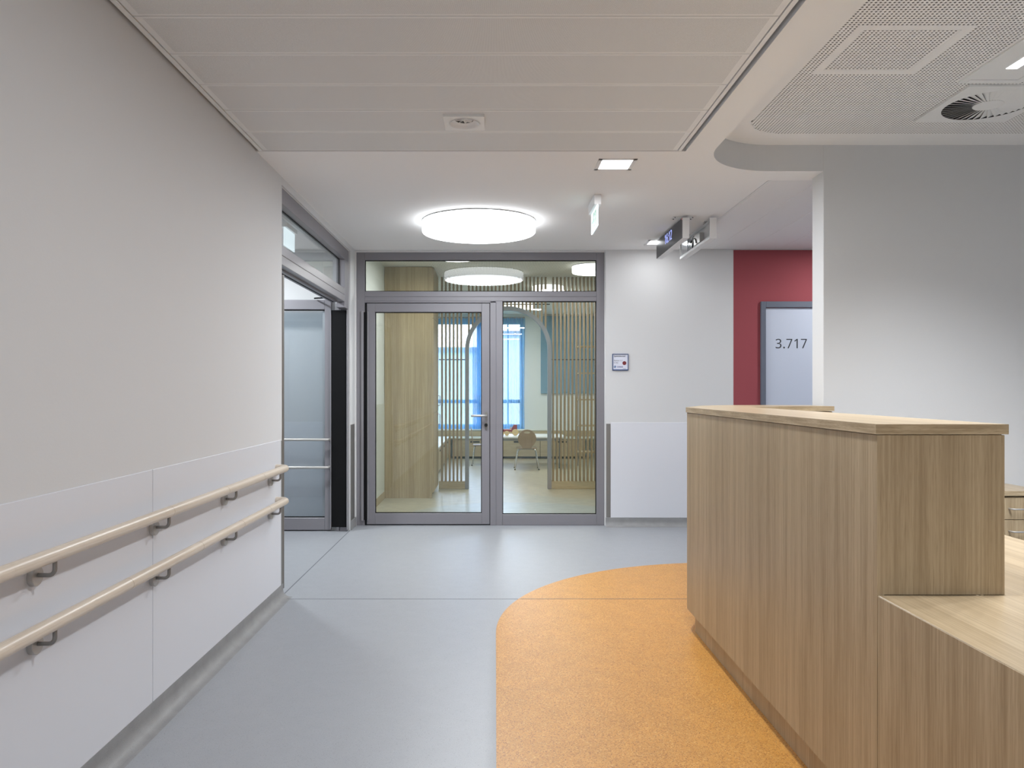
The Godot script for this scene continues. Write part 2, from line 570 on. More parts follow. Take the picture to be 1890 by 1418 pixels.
# ---------------------------------------------------------------- walls
func build_walls() -> void:
	# left wall with its protective panels
	var w := setting("wall_left", Vector3(WALL_X, 0, -2), "white plastered wall with smooth protective panels below")
	bx("plaster", M.wall, w, -1.60, WALL_X, 0.0, 3.0, -6.5, 4.835, 0.003)
	for s in [[-2.2, -0.62], [-0.61, 0.99], [0.994, 2.998], [3.003, 4.800]]:
		bx("wall_panel", M.panel, w, WALL_X - 0.002, WALL_X + 0.005, 0.080, 0.990, s[0], s[1], 0.0015)
	bx("corner_guard", M.steel_dark, w, WALL_X - 0.002, WALL_X + 0.004, 0.082, 0.985, 4.803, 4.838, 0.001)
	bx("corner_guard", M.steel_dark, w, WALL_X - 0.04, WALL_X + 0.004, 0.082, 0.985, 4.834, 4.838, 0.001)
	cove("baseboard_left", Vector3(WALL_X, 0, 6.5), Vector3(WALL_X, 0, -4.838), Vector3.RIGHT, 0.083, self)
	# stub of wall between the side door and the glazed screen
	var p := setting("wall_stub", Vector3(WALL_X, 0, -7.2), "narrow white wall pier between the two glazed doors")
	bx("plaster", M.wall, p, -1.60, WALL_X, 0.0, 3.0, 7.122, 7.47, 0.002)
	bx("corner_guard", M.steel_dark, p, WALL_X - 0.001, WALL_X + 0.003, 0.086, 0.98, 7.126, 7.318, 0.001)
	bx("skirting", M.base, p, WALL_X - 0.001, WALL_X + 0.009, 0.0, 0.086, 7.124, 7.372, 0.001)
	# wall above the side door
	bx("header", M.wall, p, -1.60, WALL_X, 2.592, 3.0, 4.835, 7.122)
	# far wall right of the screen, with the red field
	var b := setting("wall_back", Vector3(3, 0, -BACK), "white far wall with protective panel and a red painted field")
	bx("plaster", M.wall, b, 1.054, 5.2, 0.0, 3.0, BACK, 7.56, 0.002)
	bx("lintel", M.wall, b, -1.342, 1.054, 2.632, 3.0, BACK + 0.01, 7.56)
	bx("reveal", M.white_trim, b, -1.3425, -1.3365, 0.087, 2.632, BACK + 0.0105, SCREEN - 0.013)
	bx("wall_panel", M.panel, b, 1.103, 2.20, 0.083, 0.992, BACK - 0.006, BACK + 0.001, 0.0015)
	bx("corner_guard", M.steel_dark, b, 1.060, 1.1015, 0.086, 0.980, BACK - 0.004, BACK + 0.001, 0.001)
	cove("baseboard_back", Vector3(1.054, 0, -BACK), Vector3(5.2, 0, -BACK), Vector3(0, 0, 1), 0.083, self)
	bx("painted_field", M.red, b, 2.276, 5.19, 0.083, CEIL - 0.002, BACK - 0.0015, BACK + 0.001)
	# wall behind the reception and its passage end
	var r := setting("wall_reception", Vector3(2.01, 0, -REC), "plain white wall behind the reception counter")
	bx("plaster", M.wall, r, 2.009, 4.6, 0.0, 3.0, REC, 4.869, 0.003)
	# right and rear walls, out of the picture
	var rr := setting("wall_right", Vector3(4.5, 0, -1), "plain white side wall of the reception")
	bx("plaster", M.wall, rr, 4.45, 4.65, 0.0, 3.0, -6.5, REC)
	var re := setting("wall_rear", Vector3(0, 0, 6.5), "plain white wall at the rear end of the hallway")
	bx("plaster", M.wall, re, -1.60, 4.65, 0.0, 3.0, -6.7, -6.5)
	var re2 := setting("wall_corridor", Vector3(5.2, 0, -6), "white end wall of the right hand corridor")
	bx("plaster", M.wall, re2, 5.2, 5.35, 0.0, 3.0, 4.70, 7.56)
	# side corridor behind the left door
	var sc := setting("wall_side", Vector3(-3, 0, -7.3), "white wall of the side corridor with a pale protective panel")
	bx("plaster", M.wall, sc, -5.2, -1.60, 0.0, 3.0, 7.30, 7.5)
	bx("wall_panel", M.panel, sc, -5.0, -1.61, 0.083, 1.0, 7.294, 7.301, 0.0015)
	bx("skirting", M.base, sc, -5.2, -1.60, 0.0, 0.083, 7.292, 7.301, 0.001)
	bx("near_plaster", M.wall, sc, -5.2, -1.60, 0.0, 3.0, 4.60, 4.80)
	bx("end_plaster", M.wall, sc, -5.35, -5.2, 0.0, 3.0, 4.60, 7.5)

# ---------------------------------------------------------------- ceilings
func build_ceiling() -> void:
	var c := setting("ceiling", Vector3(0, CEIL, -3), "white plasterboard ceiling with metal planks, a shadow gap and a raised reception field")
	bx("ceiling_slab", M.concrete, c, -5.3, 5.3, 3.0, 3.1, -6.6, 7.6)
	var g := MB.new()
	g.box(-1.342, 1.226, CEIL, 2.72, 4.310, BACK + 0.01)
	g.box(1.069, 1.226, CEIL, 2.99, -6.5, 4.310)
	g.box(1.226, 1.745, CEIL, 2.72, 4.91, BACK)
	g.box(-5.2, -1.60, CEIL, 2.72, 4.80, 7.30)
	# rounded corner of the raised field: everything outside the arc stays low
	var r := 0.46
	var poly := PackedVector2Array([Vector2(1.226, REC - r), Vector2(1.226, 4.910), Vector2(2.009, 4.910), Vector2(2.009, REC)])
	var a := arc(1.226 + r, REC - r, r, PI / 2, PI, 24)
	for i in a.size() - 1:
		poly.append(a[i])
	g.prism(poly, CEIL, 2.99, true, false)
	var cs := MB.new()
	cs.prism(poly, CEIL, 2.99, false)
	put(cs, "coffer_face", M.wall, c)
	g.box(2.009, 5.2, CEIL, 2.72, 4.869, 4.910)
	put(g, "plasterboard", M.ceil, c)
	# metal planks over the hallway, each with a perforated field and plain margins
	var pk := MB.new()
	pk.box(-1.162, 1.162, 0.0, 0.03, -0.1525, 0.1525, 0.0015)
	var pm := pk.mesh()
	var pf := MB.new()
	pf.quad(Vector3(-1.134, -0.0003, -0.140), Vector3(1.134, -0.0003, -0.140), Vector3(1.134, -0.0003, 0.140), Vector3(-1.134, -0.0003, 0.140), Vector3.DOWN)
	var pa := pf.mesh().surface_get_arrays(0)
	pm.add_surface_from_arrays(Mesh.PRIMITIVE_TRIANGLES, pa)
	pm.surface_set_material(0, M.metal_ceil)
	pm.surface_set_material(1, M.perf)
	# the plank that carries the small air outlet is cut out round its duct
	var hk := MB.new()
	var hf := MB.new()
	for q in [[-1.162, -0.095, -0.1525, 0.1525], [0.067, 1.162, -0.1525, 0.1525], [-0.095, 0.067, -0.1525, -0.090], [-0.095, 0.067, 0.072, 0.1525]]:
		hk.box(q[0], q[1], 0.0, 0.03, q[2], q[3])
		var a0 := maxf(q[0], -1.134)
		var a1 := minf(q[1], 1.134)
		var b0 := maxf(q[2], -0.140)
		var b1 := minf(q[3], 0.140)
		hf.quad(Vector3(a0, -0.0003, -b0), Vector3(a1, -0.0003, -b0), Vector3(a1, -0.0003, -b1), Vector3(a0, -0.0003, -b1), Vector3.DOWN)
	var hm := hk.mesh()
	hm.add_surface_from_arrays(Mesh.PRIMITIVE_TRIANGLES, hf.mesh().surface_get_arrays(0))
	hm.surface_set_material(0, M.metal_ceil)
	hm.surface_set_material(1, M.perf)
	var dk := MB.new()
	dk.lathe(PackedVector2Array([Vector2(0.0462, CEIL + 0.007), Vector2(0.0462, CEIL + 0.30), Vector2(0.0, CEIL + 0.30)]), Vector3(-0.154, 0, -3.836), Vector3.UP, 28)
	put(dk, "vent_duct", M.galvanised, c)
	for i in 10:
		var o := MeshInstance3D.new()
		o.name = "ceiling_plank"
		o.mesh = hm if i == 1 else pm
		o.position = Vector3(-0.140, CEIL + 0.003, -(4.155 - 0.3095 * i)) - origin_of(c)
		c.add_child(o, true)
	bx("rear_ceiling", M.metal_ceil, c, -1.302, 1.022, CEIL + 0.003, CEIL + 0.03, -6.5, 1.20)
	bx("edge_trim", M.metal_ceil, c, -1.327, -1.3055, CEIL, CEIL + 0.022, -6.5, 4.3095, 0.001)
	bx("edge_trim", M.metal_ceil, c, 1.0255, 1.045, CEIL, CEIL + 0.022, -6.5, 4.3095, 0.001)
	bx("edge_trim", M.white_trim, c, -1.34, 1.068, CEIL - 0.0015, CEIL + 0.01, 4.3095, 4.318)
	# planks of the right hand corridor, running away from the viewer
	var rk := MB.new()
	rk.box(-0.1545, 0.1545, 0.0, 0.03, -1.205, 1.205, 0.0025)
	var rm := rk.mesh()
	for i in 10:
		inst(rm, "ceiling_plank", M.metal_ceil, c, Vector3(1.745 + 0.022 + 0.1555 + 0.311 * i, CEIL + 0.004, -6.125))
	bx("edge_trim", M.metal_ceil, c, 1.7495, 1.763, CEIL, CEIL + 0.02, 4.915, BACK, 0.001)
	bx("edge_trim", M.metal_ceil, c, 1.765, 5.2, CEIL, CEIL + 0.02, 4.9115, 4.919, 0.001)
	build_coffer(c)

func build_coffer(c: Node) -> void:
	# raised field over the reception: plain margin, then board with 8 mm holes every 18 mm
	var y := COFFER
	# sheet metal box of the swirl outlet, open below
	var du := MB.new()
	du.box(2.352, 2.355, y + 0.002, 2.985, 3.792, 4.248)
	du.box(2.805, 2.808, y + 0.002, 2.985, 3.792, 4.248)
	du.box(2.355, 2.805, y + 0.002, 2.985, 3.792, 3.795)
	du.box(2.355, 2.805, y + 0.002, 2.985, 4.245, 4.248)
	du.box(2.352, 2.808, 2.985, 2.988, 3.792, 4.248)
	put(du, "outlet_box", M.galvanised, c)
	var rim := MB.new()
	rim.quad(Vector3(1.20, y, 1.0), Vector3(1.43, y, 1.0), Vector3(1.43, y, -4.235), Vector3(1.20, y, -4.235), Vector3.DOWN)
	# the far margin with the rounded inner corner
	var poly := PackedVector2Array([Vector2(1.20, 4.235), Vector2(1.20, REC + 0.02), Vector2(4.5, REC + 0.02), Vector2(4.5, 4.497)])
	var a := arc(1.43 + 0.262, 4.497 - 0.262, 0.262, PI / 2, PI, 16)
	poly.append_array(a)
	rim.prism(poly, y, y + 0.012)
	put(rim, "coffer_margin", M.ceil, c)
	var pitch := 0.018
	var hr := 0.0049
	var mb := MB.new()
	var lin := MB.new()
	var nx := int((3.35 - 1.43) / pitch)
	var nd := int((4.497 - 2.05) / pitch)
	var dn := Vector3.DOWN
	for i in nx:
		for j in nd:
			var x0 := 1.43 + i * pitch
			var d1 := 4.497 - j * pitch
			var cx := x0 + pitch / 2
			var cd := d1 - pitch / 2
			# outside the rounded corner
			var off := Vector2(1.43 + 0.262 - cx, cd - (4.497 - 0.262))
			if off.x > 0.0 and off.y > 0.0 and off.length() > 0.262 - 0.002:
				if off.length() < 0.262 + 0.02:
					mb.quad(Vector3(x0, y + 0.0002, -d1), Vector3(x0 + pitch, y + 0.0002, -d1), Vector3(x0 + pitch, y + 0.0002, -d1 + pitch), Vector3(x0, y + 0.0002, -d1 + pitch), dn)
				continue
			var plain := false
			var hx := absf(cx - 1.742)
			var hd := absf(cd - 3.405)
			if maxf(hx, hd) > 0.196 and maxf(hx, hd) < 0.248:
				plain = true
			if cx > 2.245 and cd < 3.742:
				plain = true
			if absf(cx - 2.58) < 0.25 and absf(cd - 4.02) < 0.25:
				continue
			if plain:
				mb.quad(Vector3(x0, y, -d1), Vector3(x0 + pitch, y, -d1), Vector3(x0 + pitch, y, -d1 + pitch), Vector3(x0, y, -d1 + pitch), dn)
				continue
			for k in 8:
				var a0 := TAU * k / 8.0 + PI / 8
				var a1 := TAU * (k + 1) / 8.0 + PI / 8
				var p0 := Vector2(cos(a0), sin(a0))
				var p1 := Vector2(cos(a1), sin(a1))
				var q0 := p0 / maxf(absf(p0.x), absf(p0.y)) * pitch / 2
				var q1 := p1 / maxf(absf(p1.x), absf(p1.y)) * pitch / 2
				var A := Vector3(cx + p0.x * hr, y, -cd - p0.y * hr)
				var B := Vector3(cx + p1.x * hr, y, -cd - p1.y * hr)
				var C := Vector3(cx + q1.x, y, -cd - q1.y)
				var D := Vector3(cx + q0.x, y, -cd - q0.y)
				mb.quad(A, B, C, D, dn)
				# corner of the cell beyond the two square points
				if absf(absf(q0.x) - absf(q1.x)) > 0.0001 and absf(absf(q0.y) - absf(q1.y)) > 0.0001:
					var K := Vector3(cx + signf(q0.x + q1.x) * pitch / 2, y, -cd - signf(q0.y + q1.y) * pitch / 2)
					mb.tri(D, C, K, dn, dn, dn)
				var nn := Vector3(-cos((a0 + a1) / 2), 0, sin((a0 + a1) / 2))
				lin.quad(A, B, B + Vector3.UP * 0.0125, A + Vector3.UP * 0.0125, nn)
	# the rest of the field, out of the picture, is plain
	mb.quad(Vector3(1.43, y, -2.07), Vector3(4.5, y, -2.07), Vector3(4.5, y, 1.0), Vector3(1.43, y, 1.0), dn)
	mb.quad(Vector3(3.33, y, -4.5), Vector3(4.5, y, -4.5), Vector3(4.5, y, -2.05), Vector3(3.33, y, -2.05), dn)
	tag(put(mb, "perforated_board", M.ceil, c), "beige white acoustic board with rows of round holes", "", "", "stuff")
	tag(put(lin, "hole_linings", M.core, c), "grey cut edges inside the board holes", "", "", "stuff")
	# access hatch: a flush frame line round a square of the same board
	var h := MB.new()
	var t := 0.0014
	for s in [[-1, 0], [1, 0], [0, -1], [0, 1]]:
		var X: float = 1.742 + s[0] * 0.2015
		var D: float = 3.405 + s[1] * 0.2015
		h.box(X - (t if s[0] != 0 else 0.2015), X + (t if s[0] != 0 else 0.2015), y - 0.001, y + 0.001, D - (t if s[1] != 0 else 0.2015), D + (t if s[1] != 0 else 0.2015))
	put(h, "access_hatch_rim", M.metal_ceil, c)
	put_coffer_edge(c)

func put_coffer_edge(c: Node) -> void:
	bx("coffer_side", M.ceil, c, 4.45, 4.5, CEIL, 2.99, -1.0, REC)
	bx("coffer_side", M.ceil, c, 1.069, 4.6, CEIL, 2.99, -6.5, -1.0)

# ---------------------------------------------------------------- side door (left)
func build_side_door() -> void:
	var D := setting("door_1", Vector3(-1.40, 0, -6), "grey framed glazed double door to the side corridor, both leaves folded open")
	var x0 := -1.435
	var x1 := -1.357
	bx("frame_head", M.frame, D, x0, x1, 2.487, 2.589, 4.84, 7.116, 0.003)
	bx("transom_bar", M.frame_light, D, x0, x1, 2.160, 2.222, 4.84, 6.937, 0.003)
	bx("transom_bar", M.frame_light, D, x0, x1 - 0.001, 2.100, 2.1595, 4.84, 6.937, 0.003)
	bx("closer_rail", M.frame, D, x0 - 0.035, x0 + 0.03, 2.085, 2.112, 4.90, 6.85, 0.003)
	bx("closer_rail_slot", M.black, D, x0 - 0.012, x0 + 0.004, 2.0845, 2.09, 4.92, 6.83)
	bx("frame_jamb", M.frame, D, x0, x1, 2.048, 2.487, 6.937, 7.116, 0.003)
	bx("frame_jamb", M.frame, D, x0, x1, 0.0, 2.048, 7.084, 7.116, 0.003)
	bx("frame_jamb", M.frame, D, x0, x1, 0.0, 2.487, 4.84, 4.875, 0.003)
	bx("transom_pane", M.glass, D, -1.416, -1.408, 2.222, 2.487, 4.875, 6.937)
	for s in [[2.480, 2.487, 4.875, 6.937], [2.222, 2.227, 4.875, 6.937], [2.222, 2.487, 6.928, 6.937]]:
		bx("gasket", M.gasket, D, -1.418, -1.406, s[0], s[1], s[2], s[3])
	bx("frame_cover", M.white_trim, D, x1 - 0.03, x1 + 0.004, 2.589, 2.600, 4.84, 7.122)
	# far leaf, swung back against the corridor wall
	var L := Node3D.new()
	L.name = "door_leaf"
	L.position = Vector3(-1.51, 0, -7.1) - origin_of(D)
	D.add_child(L, true)
	leaf_parts(L, -2.56, -1.513, 7.085, 7.150)
	# finger guard: black cloth between leaf and jamb
	bx("finger_guard", M.black, D, -1.508, -1.365, 0.040, 2.036, 7.066, 7.072, 0.002)
	bx("finger_guard_rail", M.frame_light, D, -1.516, -1.508, 0.030, 2.040, 7.058, 7.085, 0.002)
	bx("finger_guard_rail", M.frame_light, D, -1.3655, -1.3565, 0.018, 2.042, 7.052, 7.118, 0.002)
	bx("hinge_post", M.frame_light, D, -1.470, -1.440, 0.0, 2.10, 7.09, 7.118, 0.002)
	# near leaf, folded back behind the wall end: only its guarded edge shows
	var N := Node3D.new()
	N.name = "door_leaf"
	N.position = Vector3(-1.51, 0, -4.9) - origin_of(D)
	D.add_child(N, true)
	leaf_parts(N, -2.56, -1.513, 4.865, 4.930)
	var t := MB.new()
	t.lathe(PackedVector2Array([Vector2(0, 0.042), Vector2(0.016, 0.042), Vector2(0.016, 2.032), Vector2(0, 2.032)]), Vector3(-1.358, 0, -4.885), Vector3.UP, 20)
	put(t, "finger_guard_post", M.steel_dark, D)
	# closer arm between head and leaf
	var arm := MB.new()
	arm.tube(PackedVector3Array([Vector3(-1.42, 2.105, -6.66), Vector3(-1.66, 2.145, -7.06)]), 0.007, 8)
	put(arm, "closer_arm", M.black, D)

func leaf_parts(L: Node, x0: float, x1: float, d0: float, d1: float) -> void:
	var m: Material = M.frame
	bx("leaf_stile", m, L, x1 - 0.060, x1, 0.010, 2.135, d0, d1, 0.003)
	bx("leaf_stile", m, L, x0, x0 + 0.060, 0.010, 2.135, d0, d1, 0.003)
	bx("leaf_rail", m, L, x0 + 0.060, x1 - 0.060, 2.045, 2.135, d0, d1, 0.003)
	bx("leaf_rail", m, L, x0 + 0.060, x1 - 0.060, 0.010, 0.122, d0, d1, 0.003)
	bx("pane", M.glass_tint, L, x0 + 0.060, x1 - 0.060, 0.122, 2.045, d0 + 0.028, d0 + 0.036)
	for s in [[2.037, 2.045], [0.122, 0.130]]:
		bx("gasket", M.gasket, L, x0 + 0.060, x1 - 0.060, s[0], s[1], d0 + 0.024, d0 + 0.040)
	for y in [0.847, 0.592]:
		var t := MB.new()
		t.tube(PackedVector3Array([Vector3(x0 + 0.03, y, -d0), Vector3(x0 + 0.03, y, -d0 + 0.045), Vector3(x0 + 0.045, y, -d0 + 0.055), Vector3(x1 - 0.030, y, -d0 + 0.055), Vector3(x1 - 0.015, y, -d0 + 0.045), Vector3(x1 - 0.015, y, -d0)]), 0.0125, 12)
		put(t, "push_bar", M.steel, L)

# ---------------------------------------------------------------- glazed screen (playroom)
func build_screen() -> void:
	var S := setting("door_2", Vector3(-0.14, 0, -SCREEN), "grey framed glazed screen with a door leaf and fanlight before the playroom")
	var d0 := SCREEN
	var d1 := SCREEN + 0.07
	var fm: Material = M.frame
	bx("frame_jamb", fm, S, -1.334, -1.2556, 0.0, 2.626, d0, d1, 0.003)
	bx("frame_jamb", fm, S, 0.9743, 1.050, 0.0, 2.626, d0, d1, 0.003)
	bx("frame_head", fm, S, -1.2556, 0.9743, 2.553, 2.626, d0, d1, 0.003)
	bx("transom_bar", fm, S, -1.2556, 0.9743, 2.200, 2.251, d0, d1, 0.003)
	bx("transom_bar", fm, S, -1.2556, 0.9743, 2.157, 2.1995, d0 + 0.001, d1, 0.003)
	bx("door_head", fm, S, -1.2556, 0.0703, 2.142, 2.1565, d0, d1, 0.002)
	bx("frame_mullion", fm, S, -0.0490, 0.0083, 0.0, 2.1565, d0, d1, 0.003)
	bx("frame_mullion", fm, S, 0.0085, 0.0703, 0.0, 2.1565, d0 + 0.001, d1, 0.003)
	bx("frame_sill", fm, S, 0.0703, 0.9743, 0.0, 0.1044, d0, d1, 0.003)
	bx("frame_cover", M.white_trim, S, -1.342, -1.334, 0.0, 2.640, d0 - 0.012, d1)
	bx("frame_cover", M.white_trim, S, 1.050, 1.0545, 0.0, 2.640, d0 - 0.012, d1)
	bx("frame_cover", M.white_trim, S, -1.334, 1.050, 2.626, 2.640, d0 - 0.012, d1)
	bx("fanlight_pane", M.glass, S, -1.2556, 0.9743, 2.251, 2.553, d0 + 0.030, d0 + 0.038)
	bx("side_pane", M.glass, S, 0.0703, 0.9743, 0.1044, 2.157, d0 + 0.030, d0 + 0.038)
	gasket(S, -1.2556, 0.9743, 2.251, 2.553, d0 + 0.022)
	gasket(S, 0.0703, 0.9743, 0.1044, 2.157, d0 + 0.022)
	# door leaf
	var L := Node3D.new()
	L.name = "door_leaf"
	L.position = Vector3(-0.64, 0, -d0) - origin_of(S)
	S.add_child(L, true)
	bx("leaf_stile", fm, L, -1.2348, -1.1566, 0.010, 2.136, d0, d1, 0.003)
	bx("leaf_stile", fm, L, -0.130, -0.0547, 0.010, 2.136, d0, d1, 0.003)
	bx("leaf_rail", fm, L, -1.1566, -0.130, 2.053, 2.136, d0, d1, 0.003)
	bx("leaf_rail", fm, L, -1.1566, -0.130, 0.010, 0.1148, d0, d1, 0.003)
	bx("pane", M.glass, L, -1.1566, -0.130, 0.1148, 2.053, d0 + 0.030, d0 + 0.038)
	gasket(L, -1.1566, -0.130, 0.1148, 2.053, d0 + 0.022)
	bx("drop_seal", M.gasket, L, -1.2348, -0.0547, 0.0015, 0.0095, d0 + 0.01, d1)
	bx("rebate", M.gasket, S, -1.2552, -1.2352, 0.0, 2.142, d0 + 0.012, d1)
	bx("rebate", M.gasket, S, -1.2352, -0.049, 2.1362, 2.1418, d0 + 0.012, d1)
	bx("rebate", M.gasket, S, -0.0546, -0.0491, 0.0, 2.1418, d0 + 0.012, d1)
	bx("finger_guard_rail", M.frame_light, S, -1.287, -1.2625, 0.045, 2.062, d0 - 0.022, d0 - 0.001, 0.003)
	bx("finger_guard", M.black, S, -1.2625, -1.2285, 0.055, 2.050, d0 - 0.018, d0 - 0.002, 0.002)
	bx("finger_guard_rail", M.frame_light, S, -1.2285, -1.2165, 0.045, 2.058, d0 - 0.022, d0 - 0.001, 0.003)
	# lever handle and lock
	var h := MB.new()
	h.plate(rounded(0.030, 0.086, 0.015), Vector3(-0.0865, 1.052, -d0), Vector3.RIGHT, Vector3.UP, Vector3(0, 0, 1), 0.009)
	put(h, "handle_plate", M.steel_dark, L)
	var lv := MB.new()
	lv.tube(PackedVector3Array([Vector3(-0.0865, 1.056, -d0), Vector3(-0.0865, 1.056, -d0 + 0.042), Vector3(-0.097, 1.056, -d0 + 0.056), Vector3(-0.112, 1.056, -d0 + 0.060), Vector3(-0.205, 1.056, -d0 + 0.060), Vector3(-0.218, 1.055, -d0 + 0.054), Vector3(-0.224, 1.054, -d0 + 0.036)]), 0.0105, 12)
	put(lv, "lever_handle", M.steel, L)
	var lk := MB.new()
	lk.plate(rounded(0.030, 0.070, 0.015), Vector3(-0.0865, 0.957, -d0), Vector3.RIGHT, Vector3.UP, Vector3(0, 0, 1), 0.009)
	put(lk, "lock_plate", M.steel_dark, L)
	var cy := MB.new()
	cy.lathe(PackedVector2Array([Vector2(0.0, 0.032), Vector2(0.013, 0.032), Vector2(0.0155, 0.029), Vector2(0.0155, 0.008)]), Vector3(-0.088, 0.966, -d0), Vector3(0, 0, 1), 20)
	put(cy, "lock_cylinder", M.gasket, L)

func gasket(p: Node, x0: float, x1: float, y0: float, y1: float, d: float) -> void:
	var g := MB.new()
	var t := 0.007
	g.box(x0, x1, y1 - t, y1, d, d + 0.016)
	g.box(x0, x1, y0, y0 + t, d, d + 0.016)
	g.box(x0, x0 + t, y0 + t, y1 - t, d, d + 0.016)
	g.box(x1 - t, x1, y0 + t, y1 - t, d, d + 0.016)
	put(g, "gasket", M.gasket, p)

func rounded(w: float, h: float, r: float) -> PackedVector2Array:
	var p := PackedVector2Array()
	for q in [[1, 1, 0.0], [-1, 1, PI / 2], [-1, -1, PI], [1, -1, PI * 1.5]]:
		for i in 7:
			var a: float = q[2] + PI / 2 * i / 6.0
			p.append(Vector2(q[0] * (w / 2 - r) + r * cos(a), q[1] * (h / 2 - r) + r * sin(a)))
	var out := PackedVector2Array()
	for v in p:
		if out.is_empty() or out[out.size() - 1].distance_to(v) > 0.0002:
			out.append(v)
	return out

# ---------------------------------------------------------------- door 3.717
func build_number_door() -> void:
	var D := setting("door_3", Vector3(3.05, 0, -BACK), "pale blue grey door numbered 3.717 in the red wall field")
	bx("frame_jamb", M.door_frame, D, 2.531, 2.578, 0.0, 2.146, BACK - 0.028, BACK + 0.06, 0.003)
	bx("frame_jamb", M.door_frame, D, 3.52, 3.567, 0.0, 2.146, BACK - 0.028, BACK + 0.06, 0.003)
	bx("frame_head", M.door_frame, D, 2.578, 3.52, 2.089, 2.146, BACK - 0.028, BACK + 0.06, 0.003)
	bx("door_leaf", M.door, D, 2.582, 3.516, 0.008, 2.086, BACK - 0.004, BACK + 0.05, 0.002)
	text("3.717", 0.090, "room_number", M.ink, D, Vector3(2.8265, 1.7435, -BACK + 0.0046))

# ---------------------------------------------------------------- reception counter
func build_counter() -> void:
	var C := thing("reception_counter", Vector3(1.2, 0, -3), "oak laminate reception counter with raised top and a lower desk end", "counter")
	var outer := [Vector2(1.04, 2.092), Vector2(1.04, 4.155), Vector2(1.043, 4.178), Vector2(1.052, 4.205), Vector2(1.24, 4.60), Vector2(1.27, 4.64), Vector2(1.46, 4.785), Vector2(1.50, 4.80), Vector2(1.954, 4.81)]
	var body := PackedVector2Array(outer)
	body.append_array(PackedVector2Array([Vector2(1.954, 4.452), Vector2(1.640, 4.452), Vector2(1.388, 4.20), Vector2(1.388, 2.092)]))
	var b := MB.new()
	# front skin, 19 mm, then the carcass behind it set back at the end
	var skin := PackedVector2Array([Vector2(1.04, 2.092), Vector2(1.04, 4.155), Vector2(1.043, 4.178), Vector2(1.052, 4.205), Vector2(1.24, 4.60), Vector2(1.27, 4.64), Vector2(1.46, 4.785), Vector2(1.50, 4.80), Vector2(1.954, 4.81), Vector2(1.954, 4.791), Vector2(1.503, 4.781), Vector2(1.470, 4.768), Vector2(1.285, 4.628), Vector2(1.257, 4.592), Vector2(1.069, 4.198), Vector2(1.0595, 4.170), Vector2(1.059, 4.150), Vector2(1.059, 2.092)])
	b.prism(skin, 0.117, 1.1775)
	put(b, "front_panel", M.wood, C)
	b = MB.new()
	var core := PackedVector2Array([Vector2(1.0596, 2.0935), Vector2(1.0596, 4.15), Vector2(1.07, 4.198), Vector2(1.258, 4.591), Vector2(1.4705, 4.767), Vector2(1.5035, 4.780), Vector2(1.952, 4.789), Vector2(1.952, 4.452), Vector2(1.640, 4.452), Vector2(1.388, 4.20), Vector2(1.388, 2.0935)])
	b.prism(core, 0.7425, 1.1775)
	put(b, "raised_carcass", M.wood, C)
	b = MB.new()
	b.prism(core, 0.117, 0.715)
	put(b, "base_carcass", M.wood, C)
	# plinth
	b = MB.new()
	var pl := PackedVector2Array([Vector2(1.0745, 0.3), Vector2(1.0745, 4.125), Vector2(1.078, 4.145), Vector2(1.086, 4.165), Vector2(1.27, 4.57), Vector2(1.48, 4.75), Vector2(1.93, 4.77), Vector2(1.93, 4.49), Vector2(1.62, 4.49), Vector2(1.37, 4.23), Vector2(1.37, 0.3)])
	b.prism(pl, 0.0, 0.117)
	put(b, "plinth", M.wood, C)
	# raised top with its edge band
	var top := PackedVector2Array([Vector2(1.035, 2.088), Vector2(1.035, 4.165), Vector2(1.038, 4.185), Vector2(1.047, 4.208), Vector2(1.235, 4.603), Vector2(1.266, 4.645), Vector2(1.457, 4.790), Vector2(1.50, 4.806), Vector2(1.961, 4.816), Vector2(1.961, 4.442), Vector2(1.644, 4.442), Vector2(1.400, 4.197), Vector2(1.396, 2.088)])
	b = MB.new()
	b.prism(top, 1.180, 1.2065, false)
	put(b, "edge_band", M.wood_edge, C)
	b = MB.new()
	var tt := Geometry2D.triangulate_polygon(top)
	for yy in [1.2075, 1.1800]:
		var nn := Vector3.UP if yy > 1.19 else Vector3.DOWN
		for i in range(0, tt.size(), 3):
			var q := []
			for k in 3:
				q.append(Vector3(top[tt[i + k]].x, yy, -top[tt[i + k]].y))
			b.tri(q[0], q[1], q[2], nn, nn, nn)
	for i in top.size():
		var p0 := top[i]
		var p1 := top[(i + 1) % top.size()]
		var e := (p1 - p0).normalized()
		b.quad(Vector3(p0.x, 1.2065, -p0.y), Vector3(p1.x, 1.2065, -p1.y), Vector3(p1.x, 1.2075, -p1.y), Vector3(p0.x, 1.2075, -p0.y), Vector3(-e.y, 0, -e.x))
	put(b, "counter_top", M.wood_top, C)
	bx("shadow_joint", M.wood_edge, C, 1.047, 1.384, 1.1775, 1.180, 2.10, 4.15)
	# lower desk: front panel flush with the raised part, top beside and behind it
	bx("desk_front_panel", M.wood, C, 1.0405, 1.0595, 0.117, 0.7395, 0.30, 2.0905, 0.001)
	bx("desk_top", M.wood_top, C, 1.0415, 1.966, 0.716, 0.7415, 0.30, 2.0915, 0.0012)
	bx("desk_top", M.wood_top, C, 1.390, 1.966, 0.716, 0.7415, 2.0915, 4.19, 0.0012)
	bx("desk_side_panel", M.wood, C, 1.0415, 1.96, 0.117, 0.716, 0.30, 0.32, 0.001)

